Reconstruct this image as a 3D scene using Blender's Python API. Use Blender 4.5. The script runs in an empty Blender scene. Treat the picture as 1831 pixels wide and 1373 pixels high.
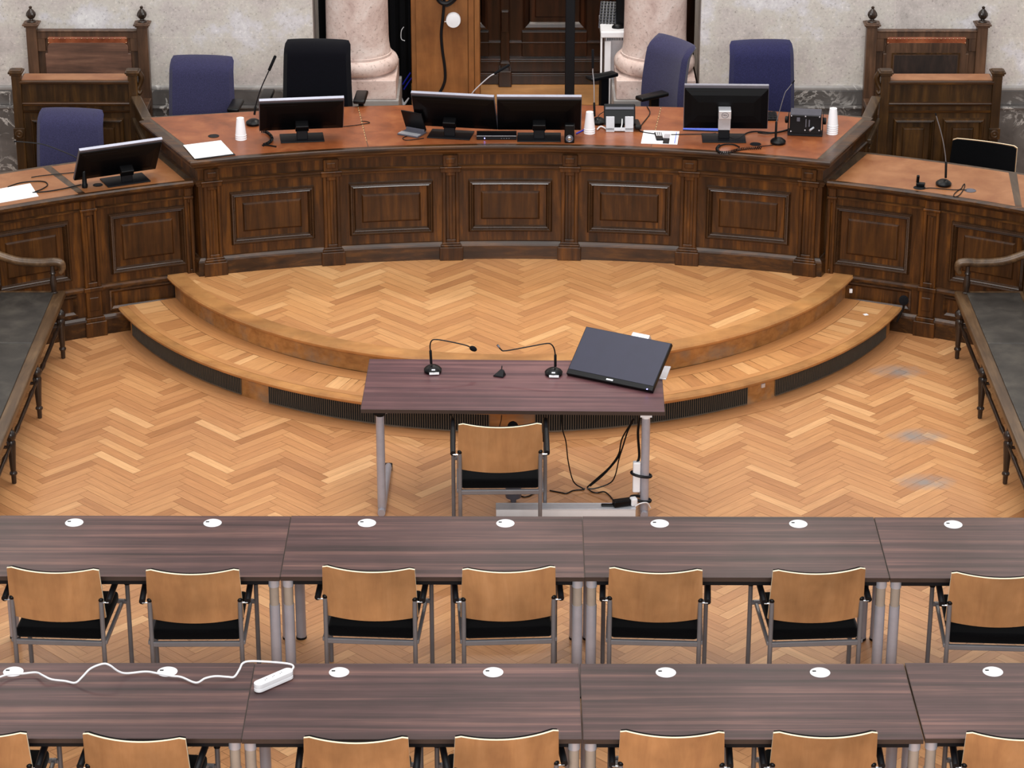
import bpy, bmesh, math, random
from mathutils import Vector, Matrix
PI = math.pi
rnd = random.Random(11)
SC = bpy.context.scene
COL = SC.collection

# ------------------------------------------------------------------ camera model (photo frame 1831 x 1373)
FPX, YH, CX, CY = 4880.0, -1421.0, 915.5, 686.5
TH = math.atan((CY - YH) / FPX)
CT, ST = math.cos(TH), math.sin(TH)
CAMX, CAMZ = 0.03, 7.3455
YAW = math.radians(0.0539)

def ray(u, v):
    x, y = (u - CX) / FPX, (v - CY) / FPX
    d = Vector((x, CT - y * ST, -ST - y * CT))
    return Matrix.Rotation(YAW, 3, 'Z') @ d

def un(u, v, z=0.0):
    d = ray(u, v)
    return Vector((CAMX, 0, CAMZ)) + d * ((z - CAMZ) / d.z)

def onY(u, v, Y):
    d = ray(u, v)
    return Vector((CAMX, 0, CAMZ)) + d * (Y / d.y)

cam_d = bpy.data.cameras.new('camera')
cam_d.sensor_width = 36.0
cam_d.lens = 36.0 * FPX / 1831.0
cam_d.clip_end = 200
cam = bpy.data.objects.new('camera', cam_d)
cam.location = (CAMX, 0, CAMZ)
cam.rotation_euler = (PI / 2 - TH, 0, YAW)
COL.objects.link(cam)
SC.camera = cam

# ------------------------------------------------------------------ materials
def lin(h, k=1.0):
    h = h.lstrip('#')
    out = []
    for i in (0, 2, 4):
        c = int(h[i:i + 2], 16) / 255.0
        c = c / 12.92 if c <= 0.04045 else ((c + 0.055) / 1.055) ** 2.4
        out.append(c * k)
    return (out[0], out[1], out[2], 1.0)

class NT:
    def __init__(s, name):
        s.m = bpy.data.materials.new(name)
        s.m.use_nodes = True
        s.t = s.m.node_tree
        s.b = s.t.nodes['Principled BSDF']
    def n(s, typ, **kw):
        nd = s.t.nodes.new(typ)
        for k, v in kw.items():
            if hasattr(nd, k):
                setattr(nd, k, v)
            else:
                nd.inputs[k].default_value = v
        return nd
    def l(s, a, b):
        s.t.links.new(a, b)
    def ramp(s, fac, stops):
        r = s.n('ShaderNodeValToRGB')
        el = r.color_ramp.elements
        while len(el) < len(stops):
            el.new(0.5)
        for e, (p, c) in zip(el, stops):
            e.position = p
            e.color = c
        s.l(fac, r.inputs[0])
        return r.outputs[0]
    def coords(s, scale=(1, 1, 1), rand=True, kind='Object', rot=(0, 0, 0)):
        tc = s.n('ShaderNodeTexCoord')
        mp = s.n('ShaderNodeMapping')
        mp.inputs['Scale'].default_value = scale
        mp.inputs['Rotation'].default_value = rot
        s.l(tc.outputs[kind], mp.inputs[0])
        if rand:
            oi = s.n('ShaderNodeObjectInfo')
            mu = s.n('ShaderNodeMath', operation='MULTIPLY')
            mu.inputs[1].default_value = 37.0
            s.l(oi.outputs['Random'], mu.inputs[0])
            cb = s.n('ShaderNodeCombineXYZ')
            for i in range(3):
                s.l(mu.outputs[0], cb.inputs[i])
            s.l(cb.outputs[0], mp.inputs['Location'])
        return mp.outputs[0]
    def noise(s, vec, scale, detail=6, rough=0.6, dist=0.0):
        nz = s.n('ShaderNodeTexNoise')
        nz.inputs['Scale'].default_value = scale
        nz.inputs['Detail'].default_value = detail
        nz.inputs['Roughness'].default_value = rough
        nz.inputs['Distortion'].default_value = dist
        s.l(vec, nz.inputs['Vector'])
        return nz.outputs[0]
    def mix(s, a, b, fac=0.5, mode='MIX'):
        mx = s.n('ShaderNodeMix', data_type='RGBA', blend_type=mode)
        for val, idx in ((fac, 0), (a, 6), (b, 7)):
            if hasattr(val, 'links'):
                s.l(val, mx.inputs[idx])
            else:
                mx.inputs[idx].default_value = val
        return mx.outputs[2]
    def bump(s, h, strength=0.1, dist=0.002):
        bp = s.n('ShaderNodeBump')
        bp.inputs['Strength'].default_value = strength
        bp.inputs['Distance'].default_value = dist
        s.l(h, bp.inputs['Height'])
        s.l(bp.outputs[0], s.b.inputs['Normal'])
    def base(s, c):
        if hasattr(c, 'links'):
            s.l(c, s.b.inputs['Base Color'])
        else:
            s.b.inputs['Base Color'].default_value = c
    def pbr(s, rough=0.5, metal=0.0, spec=0.5):
        s.b.inputs['Roughness'].default_value = rough
        s.b.inputs['Metallic'].default_value = metal
        s.b.inputs['Specular IOR Level'].default_value = spec
        return s.m

def plain(name, c, rough=0.5, metal=0.0, spec=0.5, var=0.06):
    t = NT(name)
    v = t.coords((1, 1, 1))
    nz = t.noise(v, 14, 3)
    c0 = lin(c)
    lo = tuple(x * (1 - var) for x in c0[:3]) + (1,)
    hi = tuple(min(1, x * (1 + var)) for x in c0[:3]) + (1,)
    t.base(t.ramp(nz, [(0.3, lo), (0.7, hi)]))
    return t.pbr(rough, metal, spec)

def wood(name, cols, axis='Z', rough=0.4, fine=19, coarse=1.6, spec=0.5, bump=0.12, sc=3.0):
    t = NT(name)
    s = {'X': (coarse, fine, fine), 'Y': (fine, coarse, fine), 'Z': (fine, fine, coarse)}[axis]
    v = t.coords(s)
    a = t.noise(v, 1.0, 8, 0.65, 0.4)
    col = t.ramp(a, [(0.28, lin(cols[0])), (0.5, lin(cols[1])), (0.74, lin(cols[2]))])
    v2 = t.coords((1, 1, 1))
    b = t.noise(v2, sc, 4, 0.6)
    dk = t.ramp(b, [(0.3, (0.62, 0.62, 0.62, 1)), (0.7, (1.15, 1.15, 1.15, 1))])
    t.base(t.mix(col, dk, 1.0, 'MULTIPLY'))
    t.bump(a, bump, 0.002)
    return t.pbr(rough, 0, spec)

def planks(name, cols, rough=0.38, spec=0.5):
    t = NT(name)
    at = t.n('ShaderNodeAttribute', attribute_name='tone')
    col = t.ramp(at.outputs['Fac'], [(0.0, lin(cols[0])), (0.3, lin(cols[1])), (0.65, lin(cols[2])), (1.0, lin(cols[3]))])
    uv = t.coords((5, 60, 1), False, 'UV')
    g = t.noise(uv, 1.0, 6, 0.6, 0.5)
    gr = t.ramp(g, [(0.25, (0.80, 0.79, 0.77, 1)), (0.75, (1.10, 1.10, 1.10, 1))])
    c = t.mix(col, gr, 1.0, 'MULTIPLY')
    ob = t.coords((1, 1, 1), False)
    big = t.noise(ob, 0.9, 5, 0.6)
    wr = t.ramp(big, [(0.3, (0.90, 0.90, 0.92, 1)), (0.7, (1.05, 1.05, 1.04, 1))])
    c = t.mix(c, wr, 1.0, 'MULTIPLY')
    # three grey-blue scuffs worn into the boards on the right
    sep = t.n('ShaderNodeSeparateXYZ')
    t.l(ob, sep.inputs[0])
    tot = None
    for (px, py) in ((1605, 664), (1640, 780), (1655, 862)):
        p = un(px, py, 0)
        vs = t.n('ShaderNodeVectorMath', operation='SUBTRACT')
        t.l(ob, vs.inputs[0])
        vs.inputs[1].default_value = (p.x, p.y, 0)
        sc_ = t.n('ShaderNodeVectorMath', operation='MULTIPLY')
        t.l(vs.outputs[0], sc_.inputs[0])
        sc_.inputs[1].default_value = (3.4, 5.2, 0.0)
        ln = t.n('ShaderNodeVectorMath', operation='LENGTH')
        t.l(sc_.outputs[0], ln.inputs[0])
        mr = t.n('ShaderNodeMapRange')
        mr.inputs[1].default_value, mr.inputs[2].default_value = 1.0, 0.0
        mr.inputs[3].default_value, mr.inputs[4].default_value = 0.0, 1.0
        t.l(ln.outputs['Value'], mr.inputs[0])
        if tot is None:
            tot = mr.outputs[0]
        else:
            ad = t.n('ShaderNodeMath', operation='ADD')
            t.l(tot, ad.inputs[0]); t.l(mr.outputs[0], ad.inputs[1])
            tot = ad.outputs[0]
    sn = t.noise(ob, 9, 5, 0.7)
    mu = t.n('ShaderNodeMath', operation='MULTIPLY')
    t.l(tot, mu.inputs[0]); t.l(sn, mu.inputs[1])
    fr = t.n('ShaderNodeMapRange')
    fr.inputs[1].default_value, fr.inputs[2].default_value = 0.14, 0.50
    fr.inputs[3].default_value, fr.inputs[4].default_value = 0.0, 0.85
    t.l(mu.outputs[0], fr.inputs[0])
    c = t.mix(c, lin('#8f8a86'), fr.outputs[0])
    t.base(c)
    rr = t.ramp(big, [(0.3, (rough * 1.25,) * 3 + (1,)), (0.7, (rough * 0.85,) * 3 + (1,))])
    t.pbr(rough, 0, spec)
    t.l(rr, t.b.inputs['Roughness'])
    return t.m

def stone():
    t = NT('stone_wall')
    v = t.coords((1, 1, 1), False)
    a = t.noise(v, 2.2, 8, 0.65)
    c = t.ramp(a, [(0.28, lin('#a9a19c')), (0.42, lin('#c6bcb8')), (0.52, lin('#cdc6be')), (0.60, lin('#d3ced1')), (0.74, lin('#efecea'))])
    b = t.noise(v, 55, 3, 0.7)
    c = t.mix(c, t.ramp(b, [(0.28, (0.5, 0.48, 0.47, 1)), (0.40, (0.95, 0.95, 0.95, 1)), (0.60, (1.02, 1.02, 1.02, 1)), (0.72, (1.3, 1.29, 1.28, 1))]), 1.0, 'MULTIPLY')
    v2 = t.coords((1, 1, 1), False, 'Object', (PI / 2, 0, 0))
    br = t.n('ShaderNodeTexBrick')
    t.l(v2, br.inputs['Vector'])
    br.inputs['Scale'].default_value = 1.0
    br.inputs['Brick Width'].default_value = 1.5
    br.inputs['Row Height'].default_value = 0.68
    br.inputs['Mortar Size'].default_value = 0.004
    br.inputs['Mortar Smooth'].default_value = 0.2
    br.inputs['Color1'].default_value = (1, 1, 1, 1)
    br.inputs['Color2'].default_value = (0.95, 0.95, 0.94, 1)
    br.inputs['Mortar'].default_value = (1.05, 1.04, 1.02, 1)
    c = t.mix(c, br.outputs[0], 1.0, 'MULTIPLY')
    t.base(c)
    t.bump(b, 0.15, 0.003)
    return t.pbr(0.75, 0, 0.3)

def marble(name, dark, mid, vein, sc=2.2, vw=0.035, rough=0.35):
    t = NT(name)
    v = t.coords((1, 1, 1), False)
    a = t.noise(v, sc, 8, 0.62, 1.2)
    c = t.ramp(a, [(0.3, lin(dark)), (0.7, lin(mid))])
    b = t.noise(v, sc * 1.4, 6, 0.6, 1.6)
    m = t.ramp(b, [(0.5 - vw, (0, 0, 0, 1)), (0.5, (1, 1, 1, 1)), (0.5 + vw, (0, 0, 0, 1))])
    b2 = t.noise(v, sc * 0.6, 3, 0.5, 0.6)
    m2 = t.ramp(b2, [(0.50, (0, 0, 0, 1)), (0.62, (1, 1, 1, 1))])
    mm = t.mix(m, m2, 1.0, 'MULTIPLY')
    t.base(t.mix(c, lin(vein), mm))
    return t.pbr(rough, 0, 0.5)

def pinkstone():
    t = NT('pink_limestone')
    v = t.coords((1, 1, 1), False)
    a = t.noise(v, 4, 8, 0.7, 0.5)
    c = t.ramp(a, [(0.3, lin('#ad9189')), (0.5, lin('#cfb8af')), (0.7, lin('#e2d4cd'))])
    b = t.noise(v, 45, 3, 0.6)
    c = t.mix(c, t.ramp(b, [(0.3, (0.6, 0.57, 0.55, 1)), (0.42, (1, 1, 1, 1))]), 1.0, 'MULTIPLY')
    t.base(c)
    return t.pbr(0.55, 0, 0.4)

def fabric(name, c, hi, sheen=0.2):
    t = NT(name)
    v = t.coords((1, 1, 1))
    a = t.noise(v, 260, 2, 0.6)
    t.base(t.ramp(a, [(0.35, lin(c)), (0.7, lin(hi))]))
    t.bump(a, 0.25, 0.001)
    t.b.inputs['Sheen Weight'].default_value = sheen
    return t.pbr(0.95, 0, 0.06)

def leather(name, cols, rough=0.36):
    t = NT(name)
    v = t.coords((1, 1, 1))
    a = t.noise(v, 5, 7, 0.65, 0.3)
    c = t.ramp(a, [(0.3, lin(cols[0])), (0.5, lin(cols[1])), (0.72, lin(cols[2]))])
    t.base(c)
    b = t.noise(v, 180, 3, 0.6)
    t.bump(b, 0.12, 0.001)
    return t.pbr(rough, 0, 0.5)

def glow(name, c, s):
    t = NT(name)
    t.base((0, 0, 0, 1))
    t.b.inputs['Emission Color'].default_value = lin(c)
    t.b.inputs['Emission Strength'].default_value = s
    return t.m

OAK = ['#ae774b', '#c08758', '#cc9462', '#e3af7b']
M = {}
M['parquet'] = planks('oak_parquet', OAK, 0.36)
M['dais_parquet'] = planks('dais_oak_parquet', ['#b0784a', '#c58b57', '#d09862', '#e2ae77'], 0.36)
M['gap'] = plain('parquet_joint', '#80542f', 0.8)
M['oak'] = wood('step_oak', ['#ad7645', '#bd8650', '#c9935b'], 'X', 0.34, 7, 2.5)
def scuffed(m):
    nt = m.node_tree; b = nt.nodes['Principled BSDF']
    old = b.inputs['Base Color'].links[0].from_socket
    tc = nt.nodes.new('ShaderNodeTexCoord'); nz = nt.nodes.new('ShaderNodeTexNoise')
    nz.inputs['Scale'].default_value = 3.5; nz.inputs['Detail'].default_value = 6; nz.inputs['Roughness'].default_value = 0.65
    nt.links.new(tc.outputs['Object'], nz.inputs['Vector'])
    mr = nt.nodes.new('ShaderNodeMapRange')
    for i, v in ((1, .50), (2, .72), (3, 0.0), (4, .75)): mr.inputs[i].default_value = v
    nt.links.new(nz.outputs[0], mr.inputs[0])
    mx = nt.nodes.new('ShaderNodeMix'); mx.data_type = 'RGBA'
    nt.links.new(mr.outputs[0], mx.inputs[0]); nt.links.new(old, mx.inputs[6]); mx.inputs[7].default_value = lin('#7d7468')
    nt.links.new(mx.outputs[2], b.inputs['Base Color'])
    return m
M['oak_riser'] = scuffed(wood('riser_oak', ['#8e5c2e', '#a97440', '#bb854c'], 'X', 0.42, 22, 2.0))
DK = ['#1d1109', '#3e2613', '#6b431b']
M['dk_h'] = wood('dark_oak_across', DK, 'X', 0.28, spec=0.4)
M['dk_mould'] = plain('dark_oak_moulding', '#342010', 0.24, 0, 0.55, 0.25)
M['dk_v'] = wood('dark_oak_upright', ['#1f1209', '#472a13', '#774819'], 'Z', 0.32, spec=0.3)
M['dk_y'] = wood('dark_oak_lengthwise', ['#30241a', '#4b3a2a', '#655038'], 'Y', 0.33)
M['dk_panel'] = wood('dark_oak_panel', ['#2a190c', '#432812', '#5f3b18'], 'Z', 0.34, 20, spec=0.28)
M['throne'] = wood('throne_oak', ['#33231a', '#543a28', '#71503a'], 'Z', 0.4)
M['throne_board'] = wood('throne_board_oak', ['#4a352b', '#6a4a3b', '#87624e'], 'X', 0.42)
M['pew'] = wood('pew_oak', ['#251809', '#3f2914', '#60401c'], 'Z', 0.38, spec=0.3)
M['leather'] = leather('red_brown_leather', ['#703b1e', '#884a28', '#9e6038'])
M['leather_tan'] = leather('tan_leather', ['#85502d', '#94603a', '#a5714a'])
M['seam'] = plain('seam_thread', '#c9a06c', 0.7)
M['inlay'] = wood('dark_inlay', ['#33281f', '#4a3b2e', '#5f4c3a'], 'Y', 0.45)
M['bench_leather'] = leather('worn_black_leather', ['#211e1b', '#322e2a', '#4a453e'], 0.5)
M['bench_wood'] = wood('bench_wood', ['#3a2818', '#57402a', '#7b6043'], 'Y', 0.38)
M['bench_leg'] = wood('bench_leg_wood', ['#1e1510', '#2d2018', '#3f2e22'], 'Z', 0.3)
M['stone'] = stone()
M['marble'] = marble('dark_marble', '#494543', '#6a6562', '#cbc5bf', 3.0, 0.034)
M['marble_lt'] = marble('grey_marble', '#8a8683', '#a5a19e', '#e8e4e0', 2.6, 0.05)
M['pink'] = pinkstone()
M['door'] = wood('door_oak', ['#150b06', '#2a160c', '#432312'], 'Z', 0.28)
M['cabinet'] = wood('cabinet_board', ['#7a4a24', '#8c5a2f', '#9a673a'], 'Z', 0.5, 9, 1.2, 0.3)
M['curtain'] = plain('black_cloth', '#0c0c0f', 0.95, 0, 0.2)
M['lam'] = wood('walnut_laminate', ['#261b1b', '#503838', '#876258'], 'X', 0.38, 17, 0.4, 0.3, 0.02, 1.2)
M['lam_red'] = wood('reddish_walnut_laminate', ['#35232a', '#5a3b40', '#875f5d'], 'X', 0.36, 17, 0.4, 0.35, 0.02, 1.2)
M['lam_edge'] = plain('laminate_edge', '#3b2d27', 0.45)
M['white'] = plain('white_plastic', '#e9e9ec', 0.4, 0, 0.5, 0.02)
M['paper'] = plain('white_paper', '#f2f2f4', 0.7, 0, 0.3, 0.02)
M['cup'] = plain('white_cup', '#f3f1f4', 0.55, 0, 0.4, 0.02)
M['alu'] = plain('painted_aluminium', '#a7a5ae', 0.36, 0.25)
M['alu_lt'] = plain('light_collar', '#c3c6d2', 0.35, 0.4)
M['beige'] = plain('beige_tube', '#a3968a', 0.42, 0.1)
M['steel'] = plain('grey_chair_steel', '#77767a', 0.35, 0.3)
M['silver'] = plain('silver_plastic', '#cfd0d6', 0.3, 0.5)
M['black'] = plain('black_plastic', '#08080a', 0.38, 0, 0.22)
M['blackm'] = plain('matt_black_plastic', '#0d0d11', 0.5, 0, 0.25)
M['foam'] = plain('black_foam', '#101013', 0.95, 0, 0.2)
M['screen'] = plain('glossy_monitor_back', '#050507', 0.4, 0, 0.12)
M['moncap'] = plain('grey_monitor_edge', '#55555f', 0.28)
M['montop'] = plain('monitor_edge_sheen', '#a5a6b4', 0.25, 0.2)  # pale colour stands in for the reflection along monitor tops
M['display'] = plain('dark_display', '#24243a', 0.35, 0, 0.4)
M['beech'] = wood('beech_ply', ['#a1734d', '#b38357', '#c09064'], 'Z', 0.42, 9, 1.0, 0.4, 0.03, 2.0)
M['ply_edge'] = plain('pale_ply_edge', '#f3e3c4', 0.6)
M['cushion'] = fabric('black_upholstery', '#030304', '#08080a', 0.05)
M['blue_fabric'] = fabric('navy_fabric', '#2c2b42', '#413f60')
M['blue_fabric_dark'] = fabric('dark_navy_fabric', '#20203a', '#32325a')
M['black_fabric'] = fabric('black_chair_fabric', '#06060a', '#0d0d15', 0.1)
M['grille_dark'] = plain('vent_recess', '#0b0a09', 0.8)
M['grille_bar'] = plain('vent_bar', '#6d665c', 0.4, 0.6)
M['blue'] = plain('blue_folder_card', '#4a67d8', 0.5)
M['copper'] = leather('studded_leather', ['#5c2c16', '#84452a', '#a8633f'], 0.3)
M['brass'] = plain('brass_stud', '#e2b48c', 0.25, 0.9)
M['led'] = glow('blue_led', '#7a78ff', 12)
M['lampglass'] = glow('lamp_glass', '#fff4e2', 14)
M['chrome'] = plain('chrome', '#d8dade', 0.15, 1.0)
M['remote_keys'] = plain('remote_keys', '#d8d8da', 0.5)
M['cable_blue'] = plain('blue_cable', '#2226a0', 0.4)

# ------------------------------------------------------------------ mesh builder
class MB:
    def __init__(s):
        s.v, s.f, s.mi, s.tone, s.uv = [], [], [], [], []
        s.T = Matrix.Identity(4)
        s.fn = None
        s.cur = 0
    def add(s, p):
        p = s.T @ Vector(p)
        if s.fn:
            p = Vector(s.fn(p))
        s.v.append(p)
        return len(s.v) - 1
    def face(s, idx, tone=None, uv=None):
        s.f.append(tuple(idx)); s.mi.append(s.cur); s.tone.append(tone); s.uv.append(uv)
    def quad(s, a, b, c, d, **k):
        s.face([s.add(a), s.add(b), s.add(c), s.add(d)], **k)
    def box(s, c, size, nx=1, rz=0.0, rx=0.0):
        hx, hy, hz = size[0] / 2, size[1] / 2, size[2] / 2
        R_ = Matrix.Translation(c) @ Matrix.Rotation(rz, 4, 'Z') @ Matrix.Rotation(rx, 4, 'X')
        def P(x, y, z):
            return R_ @ Vector((x, y, z))
        rows = []
        for i in range(nx + 1):
            x = -hx + 2 * hx * i / nx
            rows.append([s.add(P(x, -hy, -hz)), s.add(P(x, hy, -hz)), s.add(P(x, hy, hz)), s.add(P(x, -hy, hz))])
        for i in range(nx):
            a, b = rows[i], rows[i + 1]
            for k in range(4):
                s.face([a[k], a[(k + 1) % 4], b[(k + 1) % 4], b[k]][::-1])
        s.face(rows[0][::-1][::-1]); s.face(rows[-1][::-1])
    def prism(s, poly, z0, z1):
        n = len(poly)
        a = [s.add((p[0], p[1], z0)) for p in poly]
        b = [s.add((p[0], p[1], z1)) for p in poly]
        s.face(a[::-1]); s.face(b)
        for i in range(n):
            j = (i + 1) % n
            s.face([a[i], a[j], b[j], b[i]])
    def lathe(s, prof, c=(0, 0, 0), seg=20, sx=1.0, sy=1.0, flute=0.0, nfl=0):
        rows = []
        for r, z in prof:
            row = []
            for k in range(seg):
                a = 2 * PI * k / seg
                rr = r
                if flute and nfl:
                    rr = r * (1 - flute * (0.5 + 0.5 * math.cos(a * nfl)))
                row.append(s.add((c[0] + rr * math.cos(a) * sx, c[1] + rr * math.sin(a) * sy, c[2] + z)))
            rows.append(row)
        for i in range(len(rows) - 1):
            for k in range(seg):
                k2 = (k + 1) % seg
                s.face([rows[i][k], rows[i][k2], rows[i + 1][k2], rows[i + 1][k]])
        s.face(rows[0][::-1]); s.face(rows[-1])
    def tube(s, pts, r, seg=8, closed=False):
        pts = [Vector(p) for p in pts]
        n = len(pts)
        rad = r if isinstance(r, (list, tuple)) else [r] * n
        rows, up = [], None
        for i, p in enumerate(pts):
            t = (pts[min(i + 1, n - 1)] - pts[max(i - 1, 0)]).normalized()
            if up is None:
                up = Vector((0, 0, 1)) if abs(t.z) < 0.9 else Vector((1, 0, 0))
            side = t.cross(up)
            if side.length < 1e-6:
                side = t.cross(Vector((0, 1, 0)))
            side.normalize()
            up = side.cross(t).normalized()
            rows.append([s.add(p + (side * math.cos(2 * PI * k / seg) + up * math.sin(2 * PI * k / seg)) * rad[i]) for k in range(seg)])
        for i in range(n - 1):
            for k in range(seg):
                k2 = (k + 1) % seg
                s.face([rows[i][k], rows[i][k2], rows[i + 1][k2], rows[i + 1][k]][::-1])
        s.face(rows[0]); s.face(rows[-1][::-1])
    def sweep(s, prof, path, close_prof=True):
        # prof: (out, z) pairs; path: 2D points; out = right-hand side of travel
        n = len(path)
        rows = []
        for i in range(n):
            p = Vector(path[i])
            d0 = (p - Vector(path[i - 1])).normalized() if i > 0 else None
            d1 = (Vector(path[i + 1]) - p).normalized() if i < n - 1 else None
            d0 = d0 or d1
            d1 = d1 or d0
            n0, n1 = Vector((d0.y, -d0.x)), Vector((d1.y, -d1.x))
            m = (n0 + n1).normalized()
            k = 1.0 / max(0.3, m.dot(n0))
            rows.append([s.add((p.x + m.x * k * o, p.y + m.y * k * o, z)) for o, z in prof])
        q = len(prof)
        for i in range(n - 1):
            for k in range(q if close_prof else q - 1):
                k2 = (k + 1) % q
                s.face([rows[i][k], rows[i + 1][k], rows[i + 1][k2], rows[i][k2]])
        if close_prof:
            s.face(rows[0]); s.face(rows[-1][::-1])
    def rings(s, rect, prof, nu=6, cap=True):
        # rect (u0,u1,z0,z1) in (u, d, z) space; prof: (inset, d) loops from outside in, last one is capped
        u0, u1, z0, z1 = rect
        rows = []
        for ins, d in prof:
            a, b, c, e = u0 + ins, u1 - ins, z0 + ins, z1 - ins
            row = []
            for i in range(nu):
                row.append(s.add((a + (b - a) * i / nu, d, c)))
            row.append(s.add((b, d, c)))
            for i in range(nu):
                row.append(s.add((b + (a - b) * i / nu, d, e)))
            row.append(s.add((a, d, e)))
            rows.append(row)
        m = len(rows[0])
        for i in range(len(rows) - 1):
            for k in range(m):
                k2 = (k + 1) % m
                s.face([rows[i][k], rows[i][k2], rows[i + 1][k2], rows[i + 1][k]])
        r = rows[-1]
        for i in range(nu if cap else 0):
            s.face([r[i], r[i + 1], r[2 * nu - i], r[2 * nu + 1 - i]])
    def sphere(s, c, r, seg=14, rings=8, sc=(1, 1, 1)):
        prof = []
        for i in range(rings + 1):
            a = -PI / 2 + PI * i / rings
            prof.append((max(1e-4, r * math.cos(a)), r * math.sin(a) * sc[2]))
        s.lathe(prof, c, seg, sc[0], sc[1])
    def build(s, name, mat, parent=None, bevel=0.0, smooth=False, world=True, segs=2, angle=35):
        off = Vector((0, 0, 0))
        if parent is not None and world:
            p = parent
            while p is not None:
                off += p.location
                p = p.parent
        me = bpy.data.meshes.new(name)
        me.from_pydata([tuple(v - off) for v in s.v], [], s.f)
        mats = mat if isinstance(mat, (list, tuple)) else [mat]
        for m in mats:
            me.materials.append(m)
        for p, i in zip(me.polygons, s.mi):
            p.material_index = i
        if any(t is not None for t in s.tone):
            at = me.color_attributes.new('tone', 'FLOAT_COLOR', 'CORNER')
            uvl = me.uv_layers.new(name='grain')
            for p, t, uv in zip(me.polygons, s.tone, s.uv):
                t = 0.5 if t is None else t
                for q, li in enumerate(p.loop_indices):
                    at.data[li].color = (t, t, t, 1)
                    if uv:
                        uvl.data[li].uv = uv[q]
        else:
            bm = bmesh.new()
            bm.from_mesh(me)
            bmesh.ops.recalc_face_normals(bm, faces=bm.faces)
            if bevel > 0:
                ed = [e for e in bm.edges if len(e.link_faces) == 2 and e.calc_face_angle(0) > math.radians(angle)]
                bmesh.ops.bevel(bm, geom=ed, offset=bevel, segments=segs, profile=0.5, affect='EDGES', clamp_overlap=True)
            if smooth:
                for f_ in bm.faces:
                    f_.smooth = True
                for e in bm.edges:
                    if len(e.link_faces) == 2 and e.calc_face_angle(0) > math.radians(40):
                        e.smooth = False
            bm.to_mesh(me)
            bm.free()
        o = bpy.data.objects.new(name, me)
        COL.objects.link(o)
        if parent is not None:
            o.parent = parent
        return o

def tag(o, label, cat, group=None, kind=None):
    if label: o['label'] = label
    if cat: o['category'] = cat
    if group: o['group'] = group
    if kind: o['kind'] = kind
    return o

def thing(name, label, cat, loc=(0, 0, 0), rz=0.0, group=None):
    o = bpy.data.objects.new(name, None)
    o.empty_display_size = 0.1
    o.location = loc
    o.rotation_euler = (0, 0, rz)
    COL.objects.link(o)
    return tag(o, label, cat, group)

def structure(o):
    o['kind'] = 'structure'
    return o

def dup(src, loc=None, rz=None, label=None, group=None, parent=None):
    c = src.copy()
    COL.objects.link(c)
    if parent is not None:
        c.parent = parent
    if loc is not None: c.location = loc
    if rz is not None: c.rotation_euler = (0, 0, rz)
    if label: c['label'] = label
    if group: c['group'] = group
    for ch in list(src.children):
        dup(ch, parent=c)
    return c

def bez(pts, n=8):
    # Catmull-Rom through 3D points
    P = [Vector(p) for p in pts]
    P = [P[0] * 2 - P[1]] + P + [P[-1] * 2 - P[-2]]
    out = []
    for i in range(1, len(P) - 2):
        p0, p1, p2, p3 = P[i - 1], P[i], P[i + 1], P[i + 2]
        for k in range(n):
            t = k / n
            out.append(0.5 * ((2 * p1) + (p2 - p0) * t + (2 * p0 - 5 * p1 + 4 * p2 - p3) * t * t + (3 * p1 - p0 - 3 * p2 + p3) * t ** 3))
    out.append(P[-2])
    return out

# ------------------------------------------------------------------ herringbone
def clip_poly(poly, conv):
    out = poly
    n = len(conv)
    for i in range(n):
        a, b = conv[i], conv[(i + 1) % n]
        ex, ey = b[0] - a[0], b[1] - a[1]
        inp, out = out, []
        if not inp:
            return []
        for j in range(len(inp)):
            p, q = inp[j], inp[(j + 1) % len(inp)]
            sp = ex * (p[1] - a[1]) - ey * (p[0] - a[0])
            sq = ex * (q[1] - a[1]) - ey * (q[0] - a[0])
            if sp >= 0:
                out.append(p)
            if (sp >= 0) != (sq >= 0):
                t = sp / (sp - sq)
                out.append((p[0] + (q[0] - p[0]) * t, p[1] + (q[1] - p[1]) * t))
    return out

def herringbone(mb, conv, z, L=0.42, w=0.07, gap=0.0009, org=(0, 0)):
    xs = [p[0] for p in conv]; ys = [p[1] for p in conv]
    x0, x1, y0, y1 = min(xs), max(xs), min(ys), max(ys)
    c45 = math.sqrt(0.5)
    n = int(max(x1 - x0, y1 - y0) / w) + 20
    cx, cy = (x0 + x1) / 2, (y0 + y1) / 2
    for j in range(-14, 15):
        for k in range(-n, n):
            for typ in (0, 1):
                ox, oy = k * w + j * L, k * w - j * L
                r = (ox, oy, ox + L, oy + w) if typ == 0 else (ox + L, oy + w - L, ox + L + w, oy + w)
                mx, my = (r[0] + r[2]) / 2, (r[1] + r[3]) / 2
                wx, wy = cx + (mx - my) * c45 + org[0], cy + (mx + my) * c45 + org[1]
                if wx < x0 - L or wx > x1 + L or wy < y0 - L or wy > y1 + L:
                    continue
                cs = [(r[0] + gap, r[1] + gap), (r[2] - gap, r[1] + gap), (r[2] - gap, r[3] - gap), (r[0] + gap, r[3] - gap)]
                W = [(cx + (a - b) * c45 + org[0], cy + (a + b) * c45 + org[1]) for a, b in cs]
                pl = clip_poly(W, conv)
                if len(pl) < 3:
                    continue
                t = min(1, max(0, rnd.gauss(0.45, 0.23)))
                u0, v0 = rnd.uniform(0, 50), rnd.uniform(0, 50)
                uv = []
                for p in pl:
                    a = (p[0] - cx - org[0]) / c45; b = (p[1] - cy - org[1]) / c45
                    lx, ly = (a + b) / 2, (b - a) / 2
                    uv.append((lx + u0, ly + v0) if typ == 0 else (ly + u0, lx + v0))
                mb.face([mb.add((p[0], p[1], z)) for p in pl], tone=t, uv=uv)

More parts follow.
